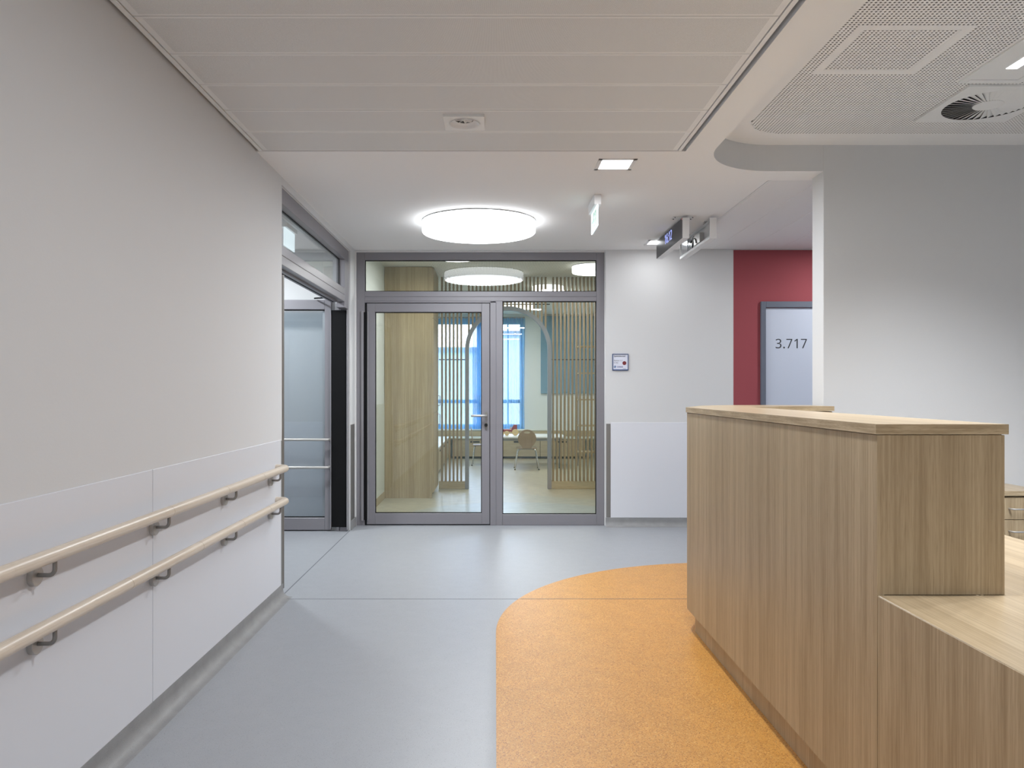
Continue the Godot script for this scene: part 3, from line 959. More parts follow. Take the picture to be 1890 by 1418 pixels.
# ---------------------------------------------------------------- handrails
func build_handrails() -> void:
	for k in 2:
		var y: float = [0.826, 0.628][k]
		var lab: String = ["pale round wooden handrail on steel brackets, the upper of two along the wall", "pale round wooden handrail on steel brackets, the lower of two along the wall"][k]
		var H := thing("handrail", Vector3(WALL_X, y, -3), lab, "handrail", "wooden handrails on the left wall")
		var xr := -1.271
		var joints := [[3.00, 3.62, 4.18], [2.66, 3.30, 3.84, 4.30]][k] as Array
		# the rail is turned up on end in its own axes so that the grain follows it
		var pts := PackedVector3Array([Vector3(xr, y, 1.2), Vector3(xr, y, -4.645)])
		for i in 7:
			var a := PI / 2 * (i + 1) / 7.0
			pts.append(Vector3(xr - 0.042 * (1 - cos(a)), y, -4.645 - 0.042 * sin(a)))
		pts.append(Vector3(WALL_X + 0.004, y, -4.687))
		var b := MB.new()
		var lp := PackedVector3Array()
		for p in pts:
			lp.append(Vector3(p.x - xr, p.z, -(p.y - y)))
		b.tube(lp, 0.0212, 24)
		var ro := inst(b.mesh(), "rail", M.ash, H, Vector3(xr, y, 0))
		ro.rotation_degrees.x = 90
		for j in joints:
			var r := MB.new()
			r.lathe(PackedVector2Array([Vector2(0.0211, -0.0011), Vector2(0.0214, -0.0011), Vector2(0.0214, 0.0011), Vector2(0.0211, 0.0011)]), Vector3(xr, y, -j), Vector3(0, 0, 1), 24)
			put(r, "rail_joint", M.joint, H)
		for i in 4:
			var d := 2.218 + 0.776 * i
			var B := Node3D.new()
			B.name = "bracket"
			B.position = Vector3(WALL_X, y - 0.063, -d) - origin_of(H)
			H.add_child(B, true)
			var p := MB.new()
			p.lathe(PackedVector2Array([Vector2(0.0, 0.0175), Vector2(0.027, 0.0175), Vector2(0.0285, 0.016), Vector2(0.0285, 0.0)]), Vector3(WALL_X + 0.005, y - 0.063, -d), Vector3.RIGHT, 28)
			put(p, "wall_plate", M.steel, B)
			var a := MB.new()
			var q := PackedVector3Array([Vector3(WALL_X + 0.020, y - 0.060, -d), Vector3(xr - 0.018, y - 0.060, -d)])
			for s in 5:
				var t := PI / 2 * (s + 1) / 5.0
				q.append(Vector3(xr - 0.018 + 0.018 * sin(t), y - 0.060 + 0.018 * (1 - cos(t)), -d))
			q.append(Vector3(xr, y - 0.018, -d))
			a.tube(q, 0.0062, 12)
			put(a, "arm", M.steel_dark, B)

# ---------------------------------------------------------------- lamps
func drum(at: Vector3, r: float, h: float, e_light: float, e_glow: float, col: Color, label: String, group: String) -> void:
	var L := thing("drum_lamp", at, label, "ceiling lamp", group)
	var k := MB.new()
	k.lathe(PackedVector2Array([Vector2(r * 0.97, 0.0), Vector2(r * 0.97, -0.007), Vector2(0, -0.007)]), at, Vector3.UP, 48)
	put(k, "base_ring", M.steel_dark, L)
	var s := MB.new()
	var c := 0.008
	s.lathe(PackedVector2Array([Vector2(r - c, -h), Vector2(r - c * 0.3, -h + c * 0.3), Vector2(r, -h + c), Vector2(r, -0.008)]), at, Vector3.UP, 64)
	put(s, "lamp_shade_band", glow(col, e_glow * 0.34), L)
	var dsk := MB.new()
	dsk.lathe(PackedVector2Array([Vector2(0.0, -h), Vector2(r - c, -h)]), at, Vector3.UP, 64)
	put(dsk, "lamp_shade_disc", glow(col, e_glow), L)
	var rim := MB.new()
	rim.lathe(PackedVector2Array([Vector2(r, -0.008), Vector2(r - 0.002, -0.0072), Vector2(r * 0.97, -0.0072)]), at, Vector3.UP, 64)
	put(rim, "lamp_rim", M.white, L)
	area_light("lamp_light", L, at + Vector3(0, -h - 0.004, 0), Vector2(r * 1.35, r * 1.35), e_light, col)

func downlight(at: Vector3, size: float, e_light: float, col: Color, label: String, group: String) -> void:
	var L := thing("downlight", at, label, "downlight", group)
	var h := size / 2
	var i := h * 0.80
	var f := MB.new()
	for s in [[-1, 0], [1, 0], [0, -1], [0, 1]]:
		var w := (h - i) / 2
		var cx: float = at.x + s[0] * (i + w)
		var cz: float = at.z + s[1] * (i + w)
		f.cbox(Vector3(cx, at.y - 0.002, cz), Vector3(w if s[0] != 0 else i, 0.002, w if s[1] != 0 else h) if s[0] != 0 else Vector3(i, 0.002, w), 0.0006, Basis())
	for s in [[-1, -1], [1, -1], [-1, 1], [1, 1]]:
		var w := (h - i) / 2
		f.cbox(Vector3(at.x + s[0] * (i + w), at.y - 0.002, at.z + s[1] * (i + w)), Vector3(w, 0.002, w), 0.0, Basis())
	put(f, "trim_ring", M.white, L)
	var g := MB.new()
	g.cbox(at + Vector3(0, -0.001, 0), Vector3(i, 0.0008, i), 0.0, Basis())
	put(g, "lamp_diffuser", glow(col, 3.2), L)
	area_light("lamp_light", L, at + Vector3(0, -0.006, 0), Vector2(i * 1.9, i * 1.9), e_light, col)

func strip(at: Vector3, w: float, l: float, e_light: float, col: Color, label: String, group: String) -> void:
	var L := thing("strip_light", at, label, "strip light", group)
	var f := MB.new()
	f.cbox(at + Vector3(0, -0.003, 0), Vector3(w / 2 + 0.02, 0.003, l / 2 + 0.02), 0.001, Basis())
	put(f, "housing", M.white, L)
	var g := MB.new()
	g.cbox(at + Vector3(0, -0.0065, 0), Vector3(w / 2, 0.0012, l / 2), 0.0, Basis())
	put(g, "lamp_diffuser", glow(col, 3.2), L)
	area_light("lamp_light", L, at + Vector3(0, -0.012, 0), Vector2(w, l), e_light, col)

func build_lamps() -> void:
	drum(Vector3(-0.129, CEIL - 0.002, -6.10), 0.4495, 0.092, E_DRUM, GLOW_DRUM, Color(0.96, 0.98, 1.0), "large round white drum lamp on the hallway ceiling before the glazed screen", "")
	downlight(Vector3(0.713, CEIL, -4.560), 0.224, E_DOWN * 1.0, LAMP_COL, "square recessed downlight beside the metal plank ceiling", "square downlights")
	downlight(Vector3(1.482, CEIL, -6.97), 0.224, E_DOWN * 0.065, Color(0.98, 0.99, 1.0), "square recessed downlight half hidden behind the hanging clock display", "square downlights")
	downlight(Vector3(-2.3, CEIL, -6.3), 0.30, E_SIDE, Color(0.95, 0.98, 1.0), "square recessed downlight of the side corridor", "square downlights")
	downlight(Vector3(3.3, CEIL - 0.001, -6.6), 0.224, E_DOWN * 0.45, Color(0.98, 0.99, 1.0), "square recessed downlight of the right hand corridor", "square downlights")
	# linear luminaire panel over the reception
	var P := thing("linear_luminaire", Vector3(2.4, COFFER, -2.7), "flush ceiling luminaire panel with a bright slot over the reception", "ceiling lamp")
	var f := MB.new()
	f.box(2.252, 2.287, COFFER - 0.008, COFFER - 0.0005, 1.4, 3.737, 0.001)
	f.box(2.518, 2.553, COFFER - 0.008, COFFER - 0.0005, 1.4, 3.737, 0.001)
	f.box(2.287, 2.518, COFFER - 0.008, COFFER - 0.0005, 3.702, 3.737, 0.001)
	put(f, "border", M.metal_ceil, P)
	bx("panel", M.metal_ceil, P, 2.288, 2.517, COFFER - 0.005, COFFER - 0.0005, 1.4, 3.700, 0.001)
	bx("lamp_slot", glow(LAMP_COL, 3.2), P, 2.377, 2.428, COFFER - 0.0065, COFFER - 0.0045, 2.0, 3.575)
	for i in 5:
		spot_light("lamp_light", P, Vector3(2.4025, COFFER - 0.02, -2.2 - 0.32 * i), 60.0, E_STRIP, LAMP_COL, 0.03)
	# lights of the hallway behind the viewer, mirrored in the glass
	downlight(Vector3(0.68, CEIL + 0.002, -2.10), 0.20, E_DOWN * 0.75, LAMP_COL, "square recessed downlight in the metal plank ceiling", "square downlights")
	for i in 3:
		strip(Vector3(0.35, CEIL + 0.002, 1.6 + 1.8 * i), 0.55, 0.16, E_REAR, LAMP_COL, ["short strip light of the hallway ceiling farthest from the rear wall", "short strip light of the hallway ceiling between two others", "short strip light of the hallway ceiling nearest the rear wall"][i], "strip lights of the rear hallway")

# ---------------------------------------------------------------- signs and displays
func exit_sign(x: float, d0: float, d1: float, label: String, face: float) -> void:
	var S := thing("exit_sign", Vector3(x, CEIL, -(d0 + d1) / 2), label, "exit sign", "illuminated escape signs")
	bx("mount_box", M.white, S, x - 0.0235, x + 0.0235, CEIL - 0.069, CEIL, d0, d1, 0.002)
	var y1 := CEIL - 0.069
	var y0 := CEIL - 0.214
	bx("lamp_plate", glow(Color(0.88, 0.97, 1.0), 0.80), S, x - 0.005, x + 0.005, y0, y1, d0 + 0.008, d1 - 0.008, 0.001)
	# green field with running figure, door and arrow on the face
	var px := x + face * 0.0056
	var k := Vector3(face, 0, 0)
	var cd := (d0 + d1) / 2
	var u := Vector3(0, 0, 1) if face < 0 else Vector3(0, 0, -1)
	var o := Vector3(px, (y0 + y1) / 2, -cd)
	var green := glow(Color(0.18, 0.66, 0.46), 0.42)
	var g := MB.new()
	var hw := (d1 - d0) / 2 - 0.03
	g.plate(PackedVector2Array([Vector2(-hw * 0.15, -0.052), Vector2(hw, -0.052), Vector2(hw, 0.052), Vector2(-hw * 0.15, 0.052)]), o, u, Vector3.UP, k, 0.0004)
	g.plate(PackedVector2Array([Vector2(-hw, -0.006), Vector2(-hw * 0.55, -0.006), Vector2(-hw * 0.55, -0.030), Vector2(-hw * 0.2, 0.0), Vector2(-hw * 0.55, 0.030), Vector2(-hw * 0.55, 0.006), Vector2(-hw, 0.006)]), o, u, Vector3.UP, k, 0.0004)
	put(g, "pictogram_field", green, S)
	var m := MB.new()
	var o2 := o + k * 0.0006
	var cx := hw * 0.42
	m.plate(circle2(Vector2(cx + 0.010, 0.034), 0.009), o2, u, Vector3.UP, k, 0.0004)
	m.plate(PackedVector2Array([Vector2(cx - 0.012, -0.006), Vector2(cx + 0.006, -0.010), Vector2(cx + 0.016, 0.020), Vector2(cx - 0.002, 0.022)]), o2, u, Vector3.UP, k, 0.0004)
	m.plate(PackedVector2Array([Vector2(cx - 0.012, -0.006), Vector2(cx - 0.004, -0.010), Vector2(cx - 0.022, -0.040), Vector2(cx - 0.034, -0.040)]), o2, u, Vector3.UP, k, 0.0004)
	m.plate(PackedVector2Array([Vector2(cx - 0.002, -0.010), Vector2(cx + 0.006, -0.010), Vector2(cx + 0.024, -0.024), Vector2(cx + 0.018, -0.044), Vector2(cx + 0.010, -0.044), Vector2(cx + 0.014, -0.026)]), o2, u, Vector3.UP, k, 0.0004)
	m.plate(PackedVector2Array([Vector2(cx + 0.010, 0.018), Vector2(cx + 0.016, 0.014), Vector2(cx + 0.034, 0.010), Vector2(cx + 0.034, 0.004), Vector2(cx + 0.012, 0.008)]), o2, u, Vector3.UP, k, 0.0004)
	m.plate(PackedVector2Array([Vector2(cx - 0.002, 0.022), Vector2(cx + 0.002, 0.014), Vector2(cx - 0.020, 0.004), Vector2(cx - 0.024, 0.012)]), o2, u, Vector3.UP, k, 0.0004)
	put(m, "pictogram_figure", glow(Color(0.9, 0.98, 1.0), 1.0), S)

func circle2(c: Vector2, r: float, k := 16) -> PackedVector2Array:
	var p := PackedVector2Array()
	for i in k:
		p.append(c + Vector2(cos(TAU * i / k), sin(TAU * i / k)) * r)
	return p

func build_signs() -> void:
	exit_sign(0.7015, 5.256, 5.589, "lit green and white escape sign hanging over the middle of the hallway", -1.0)
	exit_sign(-1.6435, 5.975, 6.29, "lit escape sign seen through the fanlight of the side door", -1.0)
	# clock display
	var C := thing("clock_display", Vector3(1.458, 2.62, -6.35), "hanging dark display box reading 16:12 on its face", "clock")
	bx("case", M.white, C, 1.4345, 1.486, 2.466, 2.622, 5.88, 6.83, 0.002)
	var scr := mat(Color(0.26, 0.26, 0.275), 0.35, 0, 0.3)
	bx("screen", scr, C, 1.4325, 1.4345, 2.4675, 2.6205, 5.885, 6.825)
	text("16:12", 0.078, "digits", glow(Color(0.55, 0.62, 1.0), 1.0), C, Vector3(1.4320, 2.566, -6.36), -90.0)
	bx("power_light", glow(Color(0.9, 0.12, 0.08), 0.7), C, 1.4320, 1.4326, 2.608, 2.618, 5.888, 5.897)
	bx("mount_plate", M.white, C, 1.375, 1.545, CEIL - 0.003, CEIL, 5.93, 6.02)
	bx("mount_plate", M.white, C, 1.44, 1.48, CEIL - 0.003, CEIL, 6.70, 6.79)
	bx("mount_stem", M.steel, C, 1.447, 1.473, 2.62, CEIL - 0.002, 5.95, 6.00)
	bx("mount_stem", M.steel, C, 1.447, 1.473, 2.62, CEIL - 0.002, 6.72, 6.77)
	for d in [5.945, 6.005]:
		for x in [1.392, 1.528]:
			var s := MB.new()
			s.lathe(PackedVector2Array([Vector2(0, -0.004), Vector2(0.005, -0.004), Vector2(0.005, 0.0)]), Vector3(x, CEIL - 0.003, -d), Vector3.UP, 10)
			put(s, "screw", M.black, C)
	# open back shell of the display, hanging beside it with its wiring bare
	var T := thing("open_display_shell", Vector3(1.67, 2.62, -6.35), "open white display housing with bare wiring hanging beside the clock", "housing")
	bx("back_plate", M.white, T, 1.692, 1.695, 2.462, 2.622, 5.88, 6.83, 0.001)
	bx("lower_flange", M.white, T, 1.642, 1.692, 2.462, 2.466, 5.88, 6.83, 0.001)
	bx("lower_lip", M.white, T, 1.642, 1.644, 2.466, 2.484, 5.885, 6.825, 0.0005)
	bx("near_end", M.white, T, 1.642, 1.692, 2.466, 2.622, 5.88, 5.883, 0.001)
	bx("far_end", M.white, T, 1.642, 1.692, 2.466, 2.622, 6.827, 6.83, 0.001)
	bx("upper_flange", M.white, T, 1.662, 1.692, 2.619, 2.622, 5.883, 6.827, 0.001)
	bx("steel_bracket", M.chrome, T, 1.650, 1.690, 2.49, 2.60, 6.60, 6.80, 0.002)
	bx("power_supply", M.steel, T, 1.655, 1.690, 2.50, 2.58, 6.22, 6.40, 0.003)
	for i in 3:
		bx("terminal", M.chrome, T, 1.646, 1.662, 2.485, 2.535 + 0.01 * i, 6.44 + 0.045 * i, 6.462 + 0.045 * i, 0.002)
	var cable := mat(Color(0.06, 0.13, 0.07), 0.5)
	for i in 2:
		var q := PackedVector3Array()
		for s in 14:
			var a := PI * s / 13.0
			q.append(Vector3(1.66 - 0.008 * i, 2.53 + 0.055 * sin(a) - 0.02 * i, -6.42 + 0.10 * cos(a)))
		var c := MB.new()
		c.tube(q, 0.004, 8)
		put(c, "cable", cable, T)
	bx("hanger", M.steel, T, 1.66, 1.69, 2.622, CEIL, 6.10, 6.14)
	bx("hanger", M.steel, T, 1.66, 1.69, 2.622, CEIL, 6.62, 6.66)
	# room plate by the screen
	var S := thing("room_sign", Vector3(1.194, 1.568, -BACK), "small square blue framed room sign with red dot on the far wall", "sign")
	var blue := mat(Color(0.15, 0.27, 0.47), 0.4)
	var f := MB.new()
	f.box(1.118, 1.124, 1.489, 1.647, BACK - 0.016, BACK, 0.001)
	f.box(1.2645, 1.2705, 1.489, 1.647, BACK - 0.016, BACK, 0.001)
	f.box(1.124, 1.2645, 1.641, 1.647, BACK - 0.016, BACK, 0.001)
	f.box(1.124, 1.2645, 1.489, 1.498, BACK - 0.016, BACK, 0.001)
	put(f, "sign_frame", blue, S)
	bx("sign_card", mat(Color(0.86, 0.87, 0.92), 0.35), S, 1.124, 1.2645, 1.498, 1.641, BACK - 0.010, BACK)
	var z := -BACK + 0.0104
	var ink: Material = M.ink
	var L := HORIZONTAL_ALIGNMENT_LEFT
	text("Spielzimmer", 0.0135, "sign_text", ink, S, Vector3(1.131, 1.6255, z), 0, true, L)
	text("Station 3.7", 0.0125, "sign_text", ink, S, Vector3(1.131, 1.583, z), 0, false, L)
	text("3.702", 0.0125, "sign_text", ink, S, Vector3(1.131, 1.562, z), 0, false, L)
	text("UMMD", 0.0125, "sign_text", mat(Color(0.18, 0.20, 0.50), 0.5), S, Vector3(1.163, 1.5225, z), 0, true, L)
	text("3.702.0", 0.006, "sign_text", ink, S, Vector3(1.218, 1.506, z), 0, false, L)
	var k := Vector3(0, 0, 1)
	var dot := MB.new()
	dot.plate(circle2(Vector2.ZERO, 0.0185, 28), Vector3(1.2325, 1.559, z), Vector3.RIGHT, Vector3.UP, k, 0.0004)
	put(dot, "red_dot", mat(Color(0.46, 0.16, 0.18), 0.5), S)
	var lg := MB.new()
	lg.plate(circle2(Vector2.ZERO, 0.0105, 24), Vector3(1.143, 1.5235, z), Vector3.RIGHT, Vector3.UP, k, 0.0004)
	put(lg, "logo_disc", mat(Color(0.13, 0.24, 0.46), 0.5), S)
	var lw := MB.new()
	lw.plate(PackedVector2Array([Vector2(-0.0075, 0.003), Vector2(-0.003, 0.006), Vector2(0.006, -0.0035), Vector2(0.0035, -0.0075)]), Vector3(1.143, 1.5235, z + 0.0006), Vector3.RIGHT, Vector3.UP, k, 0.0004)
	put(lw, "logo_bar", mat(Color(0.72, 0.83, 0.95), 0.5), S)

# ---------------------------------------------------------------- air outlets
func build_vents() -> void:
	var y := CEIL - 0.011
	var cx := -0.154
	var cd := 3.836
	var V := thing("nozzle_vent", Vector3(cx, CEIL, -cd), "small square white air outlet with a round nozzle in the plank ceiling", "air vent")
	var p := MB.new()
	p.holed(cx, cd, 0.100, 0.070, y, 0.0135)
	put(p, "plate", M.metal_ceil, V)
	var b := MB.new()
	b.lathe(PackedVector2Array([Vector2(0.0765, -0.002), Vector2(0.074, -0.0035), Vector2(0.070, 0.0), Vector2(0.064, 0.008), Vector2(0.056, 0.014), Vector2(0.046, 0.018)]), Vector3(cx, y, -cd), Vector3.UP, 40, true)
	put(b, "nozzle_bowl", M.white, V)
	for i in 8:
		var a := TAU * i / 8.0 + 0.2
		var u := Vector3(cos(a), 0, sin(a))
		var bl := MB.new()
		var bas := Basis(u, Vector3.UP.rotated(u, 0.7), u.cross(Vector3.UP.rotated(u, 0.7)))
		bl.cbox(Vector3(cx, y + 0.023, -cd) + u * 0.023, Vector3(0.022, 0.010, 0.0012), 0.0, bas)
		put(bl, "vane", M.metal_ceil, V)
	# swirl diffuser over the reception
	var X := 2.58
	var D := 4.02
	var yy := COFFER - 0.012
	var S := thing("swirl_diffuser", Vector3(X, COFFER, -D), "square ceiling plate with a round swirl of radial air vanes", "air vent")
	var q := MB.new()
	q.holed(X, D, 0.253, 0.214, yy, 0.0115)
	put(q, "plate", M.metal_ceil, S)
	var hb := MB.new()
	hb.lathe(PackedVector2Array([Vector2(0.0, -0.001), Vector2(0.070, -0.001), Vector2(0.073, 0.001), Vector2(0.073, 0.012)]), Vector3(X, yy, -D), Vector3.UP, 40)
	put(hb, "hub", M.metal_ceil, S)
	var n := 40
	for i in n:
		var a := TAU * i / n
		var u := Vector3(cos(a), 0, sin(a))
		var t := Vector3(-sin(a), 0, cos(a))
		var v := MB.new()
		# a wedge blade, tilted about its radius so that air leaves sideways
		var r0 := 0.071
		var r1 := 0.2135
		var w0 := PI * r0 / n * 0.95
		var w1 := PI * r1 / n * 0.95
		var lift := 0.36
		var A := Vector3(X, yy, -D) + u * r0 - t * w0
		var B := Vector3(X, yy, -D) + u * r0 + t * w0 + Vector3.UP * w0 * 2 * lift
		var Cc := Vector3(X, yy, -D) + u * r1 + t * w1 + Vector3.UP * w1 * 2 * lift
		var Dd := Vector3(X, yy, -D) + u * r1 - t * w1
		var nn := (B - A).cross(Dd - A).normalized()
		if nn.y > 0:
			nn = -nn
		v.quad(A, B, Cc, Dd, nn)
		v.quad(A - nn * 0.0012, B - nn * 0.0012, Cc - nn * 0.0012, Dd - nn * 0.0012, -nn)
		# lip along the lower edge
		v.quad(A, Dd, Dd - t * 0.0035, A - t * 0.0018, Vector3.DOWN)
		put(v, "vane", M.metal_ceil, S)

# ---------------------------------------------------------------- cabinet behind the counter
func build_reception_cabinet() -> void:
	var C := thing("drawer_cabinet", Vector3(3.1, 0, -4.5), "oak drawer cabinet with steel bow handles behind the reception counter", "cabinet")
	var top := PackedVector2Array([Vector2(2.60, 4.345), Vector2(3.132, 4.345), Vector2(3.128, 4.695), Vector2(2.60, 4.695)])
	var b := MB.new()
	b.prism(top, 0.703, 0.7295)
	put(b, "worktop", M.wood_top, C)
	bx("worktop_edge", M.wood_edge, C, 2.60, 3.132, 0.7025, 0.7292, 4.3435, 4.3455)
	bx("body", M.wood, C, 2.61, 3.12, 0.06, 0.695, 4.372, 4.69, 0.001)
	bx("plinth", M.wood, C, 2.62, 3.12, 0.0, 0.06, 4.40, 4.69)
	for i in 4:
		var y1 := 0.6915 - 0.1275 * i * 1.0
		var Dr := bx("drawer", M.wood, C, 2.612, 3.118, y1 - 0.124, y1, 4.352, 4.372, 0.001)
		var h := MB.new()
		var yc := y1 - 0.062
		h.tube(PackedVector3Array([Vector3(2.985 - 0.075, yc, -4.352), Vector3(2.985 - 0.072, yc, -4.328), Vector3(2.985 - 0.060, yc, -4.320), Vector3(2.985 + 0.060, yc, -4.320), Vector3(2.985 + 0.072, yc, -4.328), Vector3(2.985 + 0.075, yc, -4.352)]), 0.0048, 10)
		put(h, "handle", M.steel, Dr)

# ---------------------------------------------------------------- playroom
func build_playroom() -> void:
	var W := setting("wall_playroom", Vector3(0, 0, -15), "pale walls and floor of the playroom behind the glass")
	var pw := mat(Color(0.86, 0.88, 0.86), 0.8, 0, 0.3)
	bx("left_plaster", pw, W, -1.6, -1.337, 0.0, 2.95, 7.56, 15.06)
	bx("left_panel", mat(Color(0.80, 0.82, 0.78), 0.5), W, -1.338, -1.332, 0.08, 1.14, 7.57, 9.24)
	bx("left_skirting", M.play_wood_flat, W, -1.338, -1.325, 0.0, 0.085, 7.56, 9.24)
	bx("right_plaster", pw, W, 2.40, 2.6, 0.0, 2.95, 7.56, 15.06)
	bx("front_plaster", pw, W, 1.06, 2.6, 0.0, 2.95, 7.561, 7.66)
	bx("front_lintel", pw, W, -1.337, 1.06, 2.632, 2.95, 7.561, 7.60)
	# window wall round the opening
	bx("window_parapet", pw, W, -1.6, 2.6, 0.0, 0.54, 15.06, 15.30)
	bx("window_head", pw, W, -1.6, 2.6, 2.735, 2.95, 15.06, 15.30)
	bx("window_side", pw, W, -1.6, -1.20, 0.54, 2.735, 15.06, 15.30)
	bx("window_side", pw, W, 0.545, 2.6, 0.54, 2.735, 15.06, 15.30)
	bx("play_ceiling", M.play_perf, W, -1.6, 2.6, 2.79, 2.95, 7.56, 15.3)
	bx("play_floor", M.play_floor, W, -1.6, 2.6, -0.10, -0.0005, 7.60, 15.3)
	var fi := MB.new()
	var q := PackedVector2Array()
	for i in 30:
		var a := TAU * i / 30.0
		q.append(Vector2(0.25 + 1.2 * cos(a), 7.9 + 1.0 * sin(a)))
	var clipped := Geometry2D.intersect_polygons(q, PackedVector2Array([Vector2(-1.3, 7.61), Vector2(2.3, 7.61), Vector2(2.3, 9.5), Vector2(-1.3, 9.5)]))
	if clipped.size() > 0:
		fi.prism(clipped[0], -0.002, 0.0008)
		put(fi, "floor_inlay", M.play_floor_grey, W)

	# window
	var N := setting("window_1", Vector3(-0.3, 0.54, -15.2), "wide playroom window with slim dark frames")
	var wf := mat(Color(0.50, 0.52, 0.54), 0.4)
	for s in [[-1.20, -1.14], [-0.36, -0.28], [0.235, 0.265], [0.485, 0.545]]:
		bx("window_frame", wf, N, s[0], s[1], 0.54, 2.735, 15.14, 15.21, 0.003)
	for s in [[0.54, 0.63], [1.045, 1.115], [2.60, 2.735]]:
		bx("window_frame", wf, N, -1.14, -0.36, s[0], s[1], 15.14, 15.21, 0.003)
		bx("window_frame", wf, N, -0.28, 0.235, s[0], s[1], 15.141, 15.211, 0.003)
		bx("window_frame", wf, N, 0.265, 0.485, s[0], s[1], 15.142, 15.212, 0.003)
	bx("pane", M.glass, N, -1.14, -0.36, 0.63, 2.60, 15.17, 15.176)
	bx("pane", M.glass, N, -0.28, 0.485, 0.63, 2.60, 15.17, 15.176)
	bx("window_sill", mat(Color(0.87, 0.88, 0.84), 0.3), N, -1.33, 2.38, 0.512, 0.537, 14.97, 15.07, 0.003)

	# sheer blue curtains, gathered in folds
	var cm := mat(Color(0.24, 0.58, 0.81, 0.62), 0.8, 0, 0.2)
	cm.transparency = BaseMaterial3D.TRANSPARENCY_ALPHA
	cm.backlight_enabled = true
	cm.backlight = Color(0.6, 0.85, 1.0)
	curtain(-1.12, -0.265, 14.99, cm, 15, 0.028, "sheer blue curtain behind the left run of slats", 31)
	curtain(-0.23, 0.575, 15.0, cm, 15, 0.026, "sheer blue curtain hanging in view through the arch", 32)
	var cg := mat(Color(0.20, 0.58, 0.78, 0.60), 0.8, 0, 0.2)
	cg.transparency = BaseMaterial3D.TRANSPARENCY_ALPHA
	cg.backlight_enabled = true
	cg.backlight = Color(0.5, 0.8, 1.0)
	curtain(-0.44, -0.25, 14.93, cg, 6, 0.03, "thickly gathered blue curtain between the window halves", 33)

	# far scenery
	var G := setting("ground", Vector3(0, -6, -60), "flat green ground far below the window")
	bx("ground_sheet", mat(Color(0.42, 0.47, 0.36), 0.9), G, -120, 120, -6.4, -6.2, 20, 180)
	for i in 2:
		var x: float = [-6.5, 6.0][i]
		var h: float = [4.6, 6.0][i]
		var Bd := thing("distant_building", Vector3(x, -6.2, -70), ["lower pale block seen faintly through the blue curtains", "taller pale block seen faintly through the blue curtains"][i], "building", "far blocks outside the window")
		bx("block", mat(Color(0.70, 0.69, 0.66), 0.9), Bd, x - 6.0, x + 6.0, -6.2, h, 66, 74)
		bx("roof", mat(Color(0.47, 0.41, 0.38), 0.9), Bd, x - 6.1, x + 6.1, h, h + 0.4, 65.8, 74.2)

	# acoustic board on the window wall
	var A := thing("pinboard", Vector3(1.45, 1.23, -15.04), "large blue grey acoustic board on the wall right of the window", "board")
	bx("board", mat(Color(0.44, 0.58, 0.655), 0.9, 0, 0.2), A, 0.892, 2.05, 1.235, 2.75, 15.00, 15.06, 0.006)

	# low cabinets under the window, each with a dark grip slot
	var edges := [-0.80, 0.03, 0.855, 1.68]
	for i in 3:
		var x0: float = edges[i]
		var x1: float = edges[i + 1]
		var lab: String = ["low wooden cabinet under the window behind the left chair", "low wooden cabinet under the window behind the round backed chair", "low wooden cabinet under the window below the acoustic board"][i]
		var B := thing("bench_cabinet", Vector3((x0 + x1) / 2, 0, -14.8), lab, "cabinet", "low cabinets under the window")
		bx("body", M.play_wood_flat, B, x0 + 0.001, x1 - 0.001, 0.042, 0.372, 14.592, 15.0)
		bx("front", M.play_wood_flat, B, x0 + 0.006, x1 - 0.006, 0.044, 0.350, 14.570, 14.590, 0.001)
		bx("grip_slot", M.black, B, (x0 + x1) / 2 - 0.09, (x0 + x1) / 2 + 0.09, 0.335 - 0.032, 0.335, 14.5685, 14.5705)
		bx("plinth", M.black, B, x0 + 0.001, x1 - 0.001, 0.0, 0.042, 14.61, 15.0)
	var T := thing("window_ledge", Vector3(0.4, 0.375, -14.8), "pale continuous ledge over the low cabinets along the window wall", "ledge")
	bx("board", mat(Color(0.83, 0.85, 0.80), 0.35), T, -1.33, 2.38, 0.376, 0.402, 14.56, 14.96, 0.002)
	bx("upstand", M.play_wood_flat, T, -1.33, 2.38, 0.402, 0.508, 14.962, 15.05, 0.001)

	# low drawer run along the left wall
	for i in 4:
		var d0 := 10.75 + i * 0.95
		var lab2: String = ["low white topped drawer unit nearest the tall cabinet", "second low drawer unit from the tall cabinet along the playroom wall", "third low drawer unit from the tall cabinet along the playroom wall", "low drawer unit in the playroom corner under the window"][i]
		var U := thing("drawer_unit", Vector3(-1.1, 0, -d0 - 0.47), lab2, "cabinet", "low drawer units along the playroom wall")
		bx("body", M.play_wood, U, -1.33, -0.892, 0.04, 0.40, d0 + 0.001, d0 + 0.947)
		bx("plinth", M.black, U, -1.33, -0.91, 0.0, 0.04, d0 + 0.001, d0 + 0.947)
		bx("drawer", M.play_wood, U, -0.891, -0.872, 0.045, 0.395, d0 + 0.005, d0 + 0.943, 0.001)
		bx("grip_slot", M.black, U, -0.873, -0.8705, 0.33, 0.36, d0 + 0.38, d0 + 0.56)
		bx("top", mat(Color(0.86, 0.88, 0.86), 0.3), U, -1.33, -0.866, 0.402, 0.427, d0, d0 + 0.947, 0.002)

	# tall cabinet
	var K := thing("tall_cabinet", Vector3(-1.04, 0, -9.6), "ceiling high oak cabinet standing just inside the playroom door", "cabinet")
	bx("side_panel", M.play_wood, K, -1.333, -0.760, 0.0, 2.785, 9.245, 9.265)
	bx("body", M.play_wood, K, -1.333, -0.765, 0.06, 2.785, 9.265, 10.05)
	bx("plinth", M.play_wood_flat, K, -1.333, -0.79, 0.0, 0.06, 9.265, 10.05)
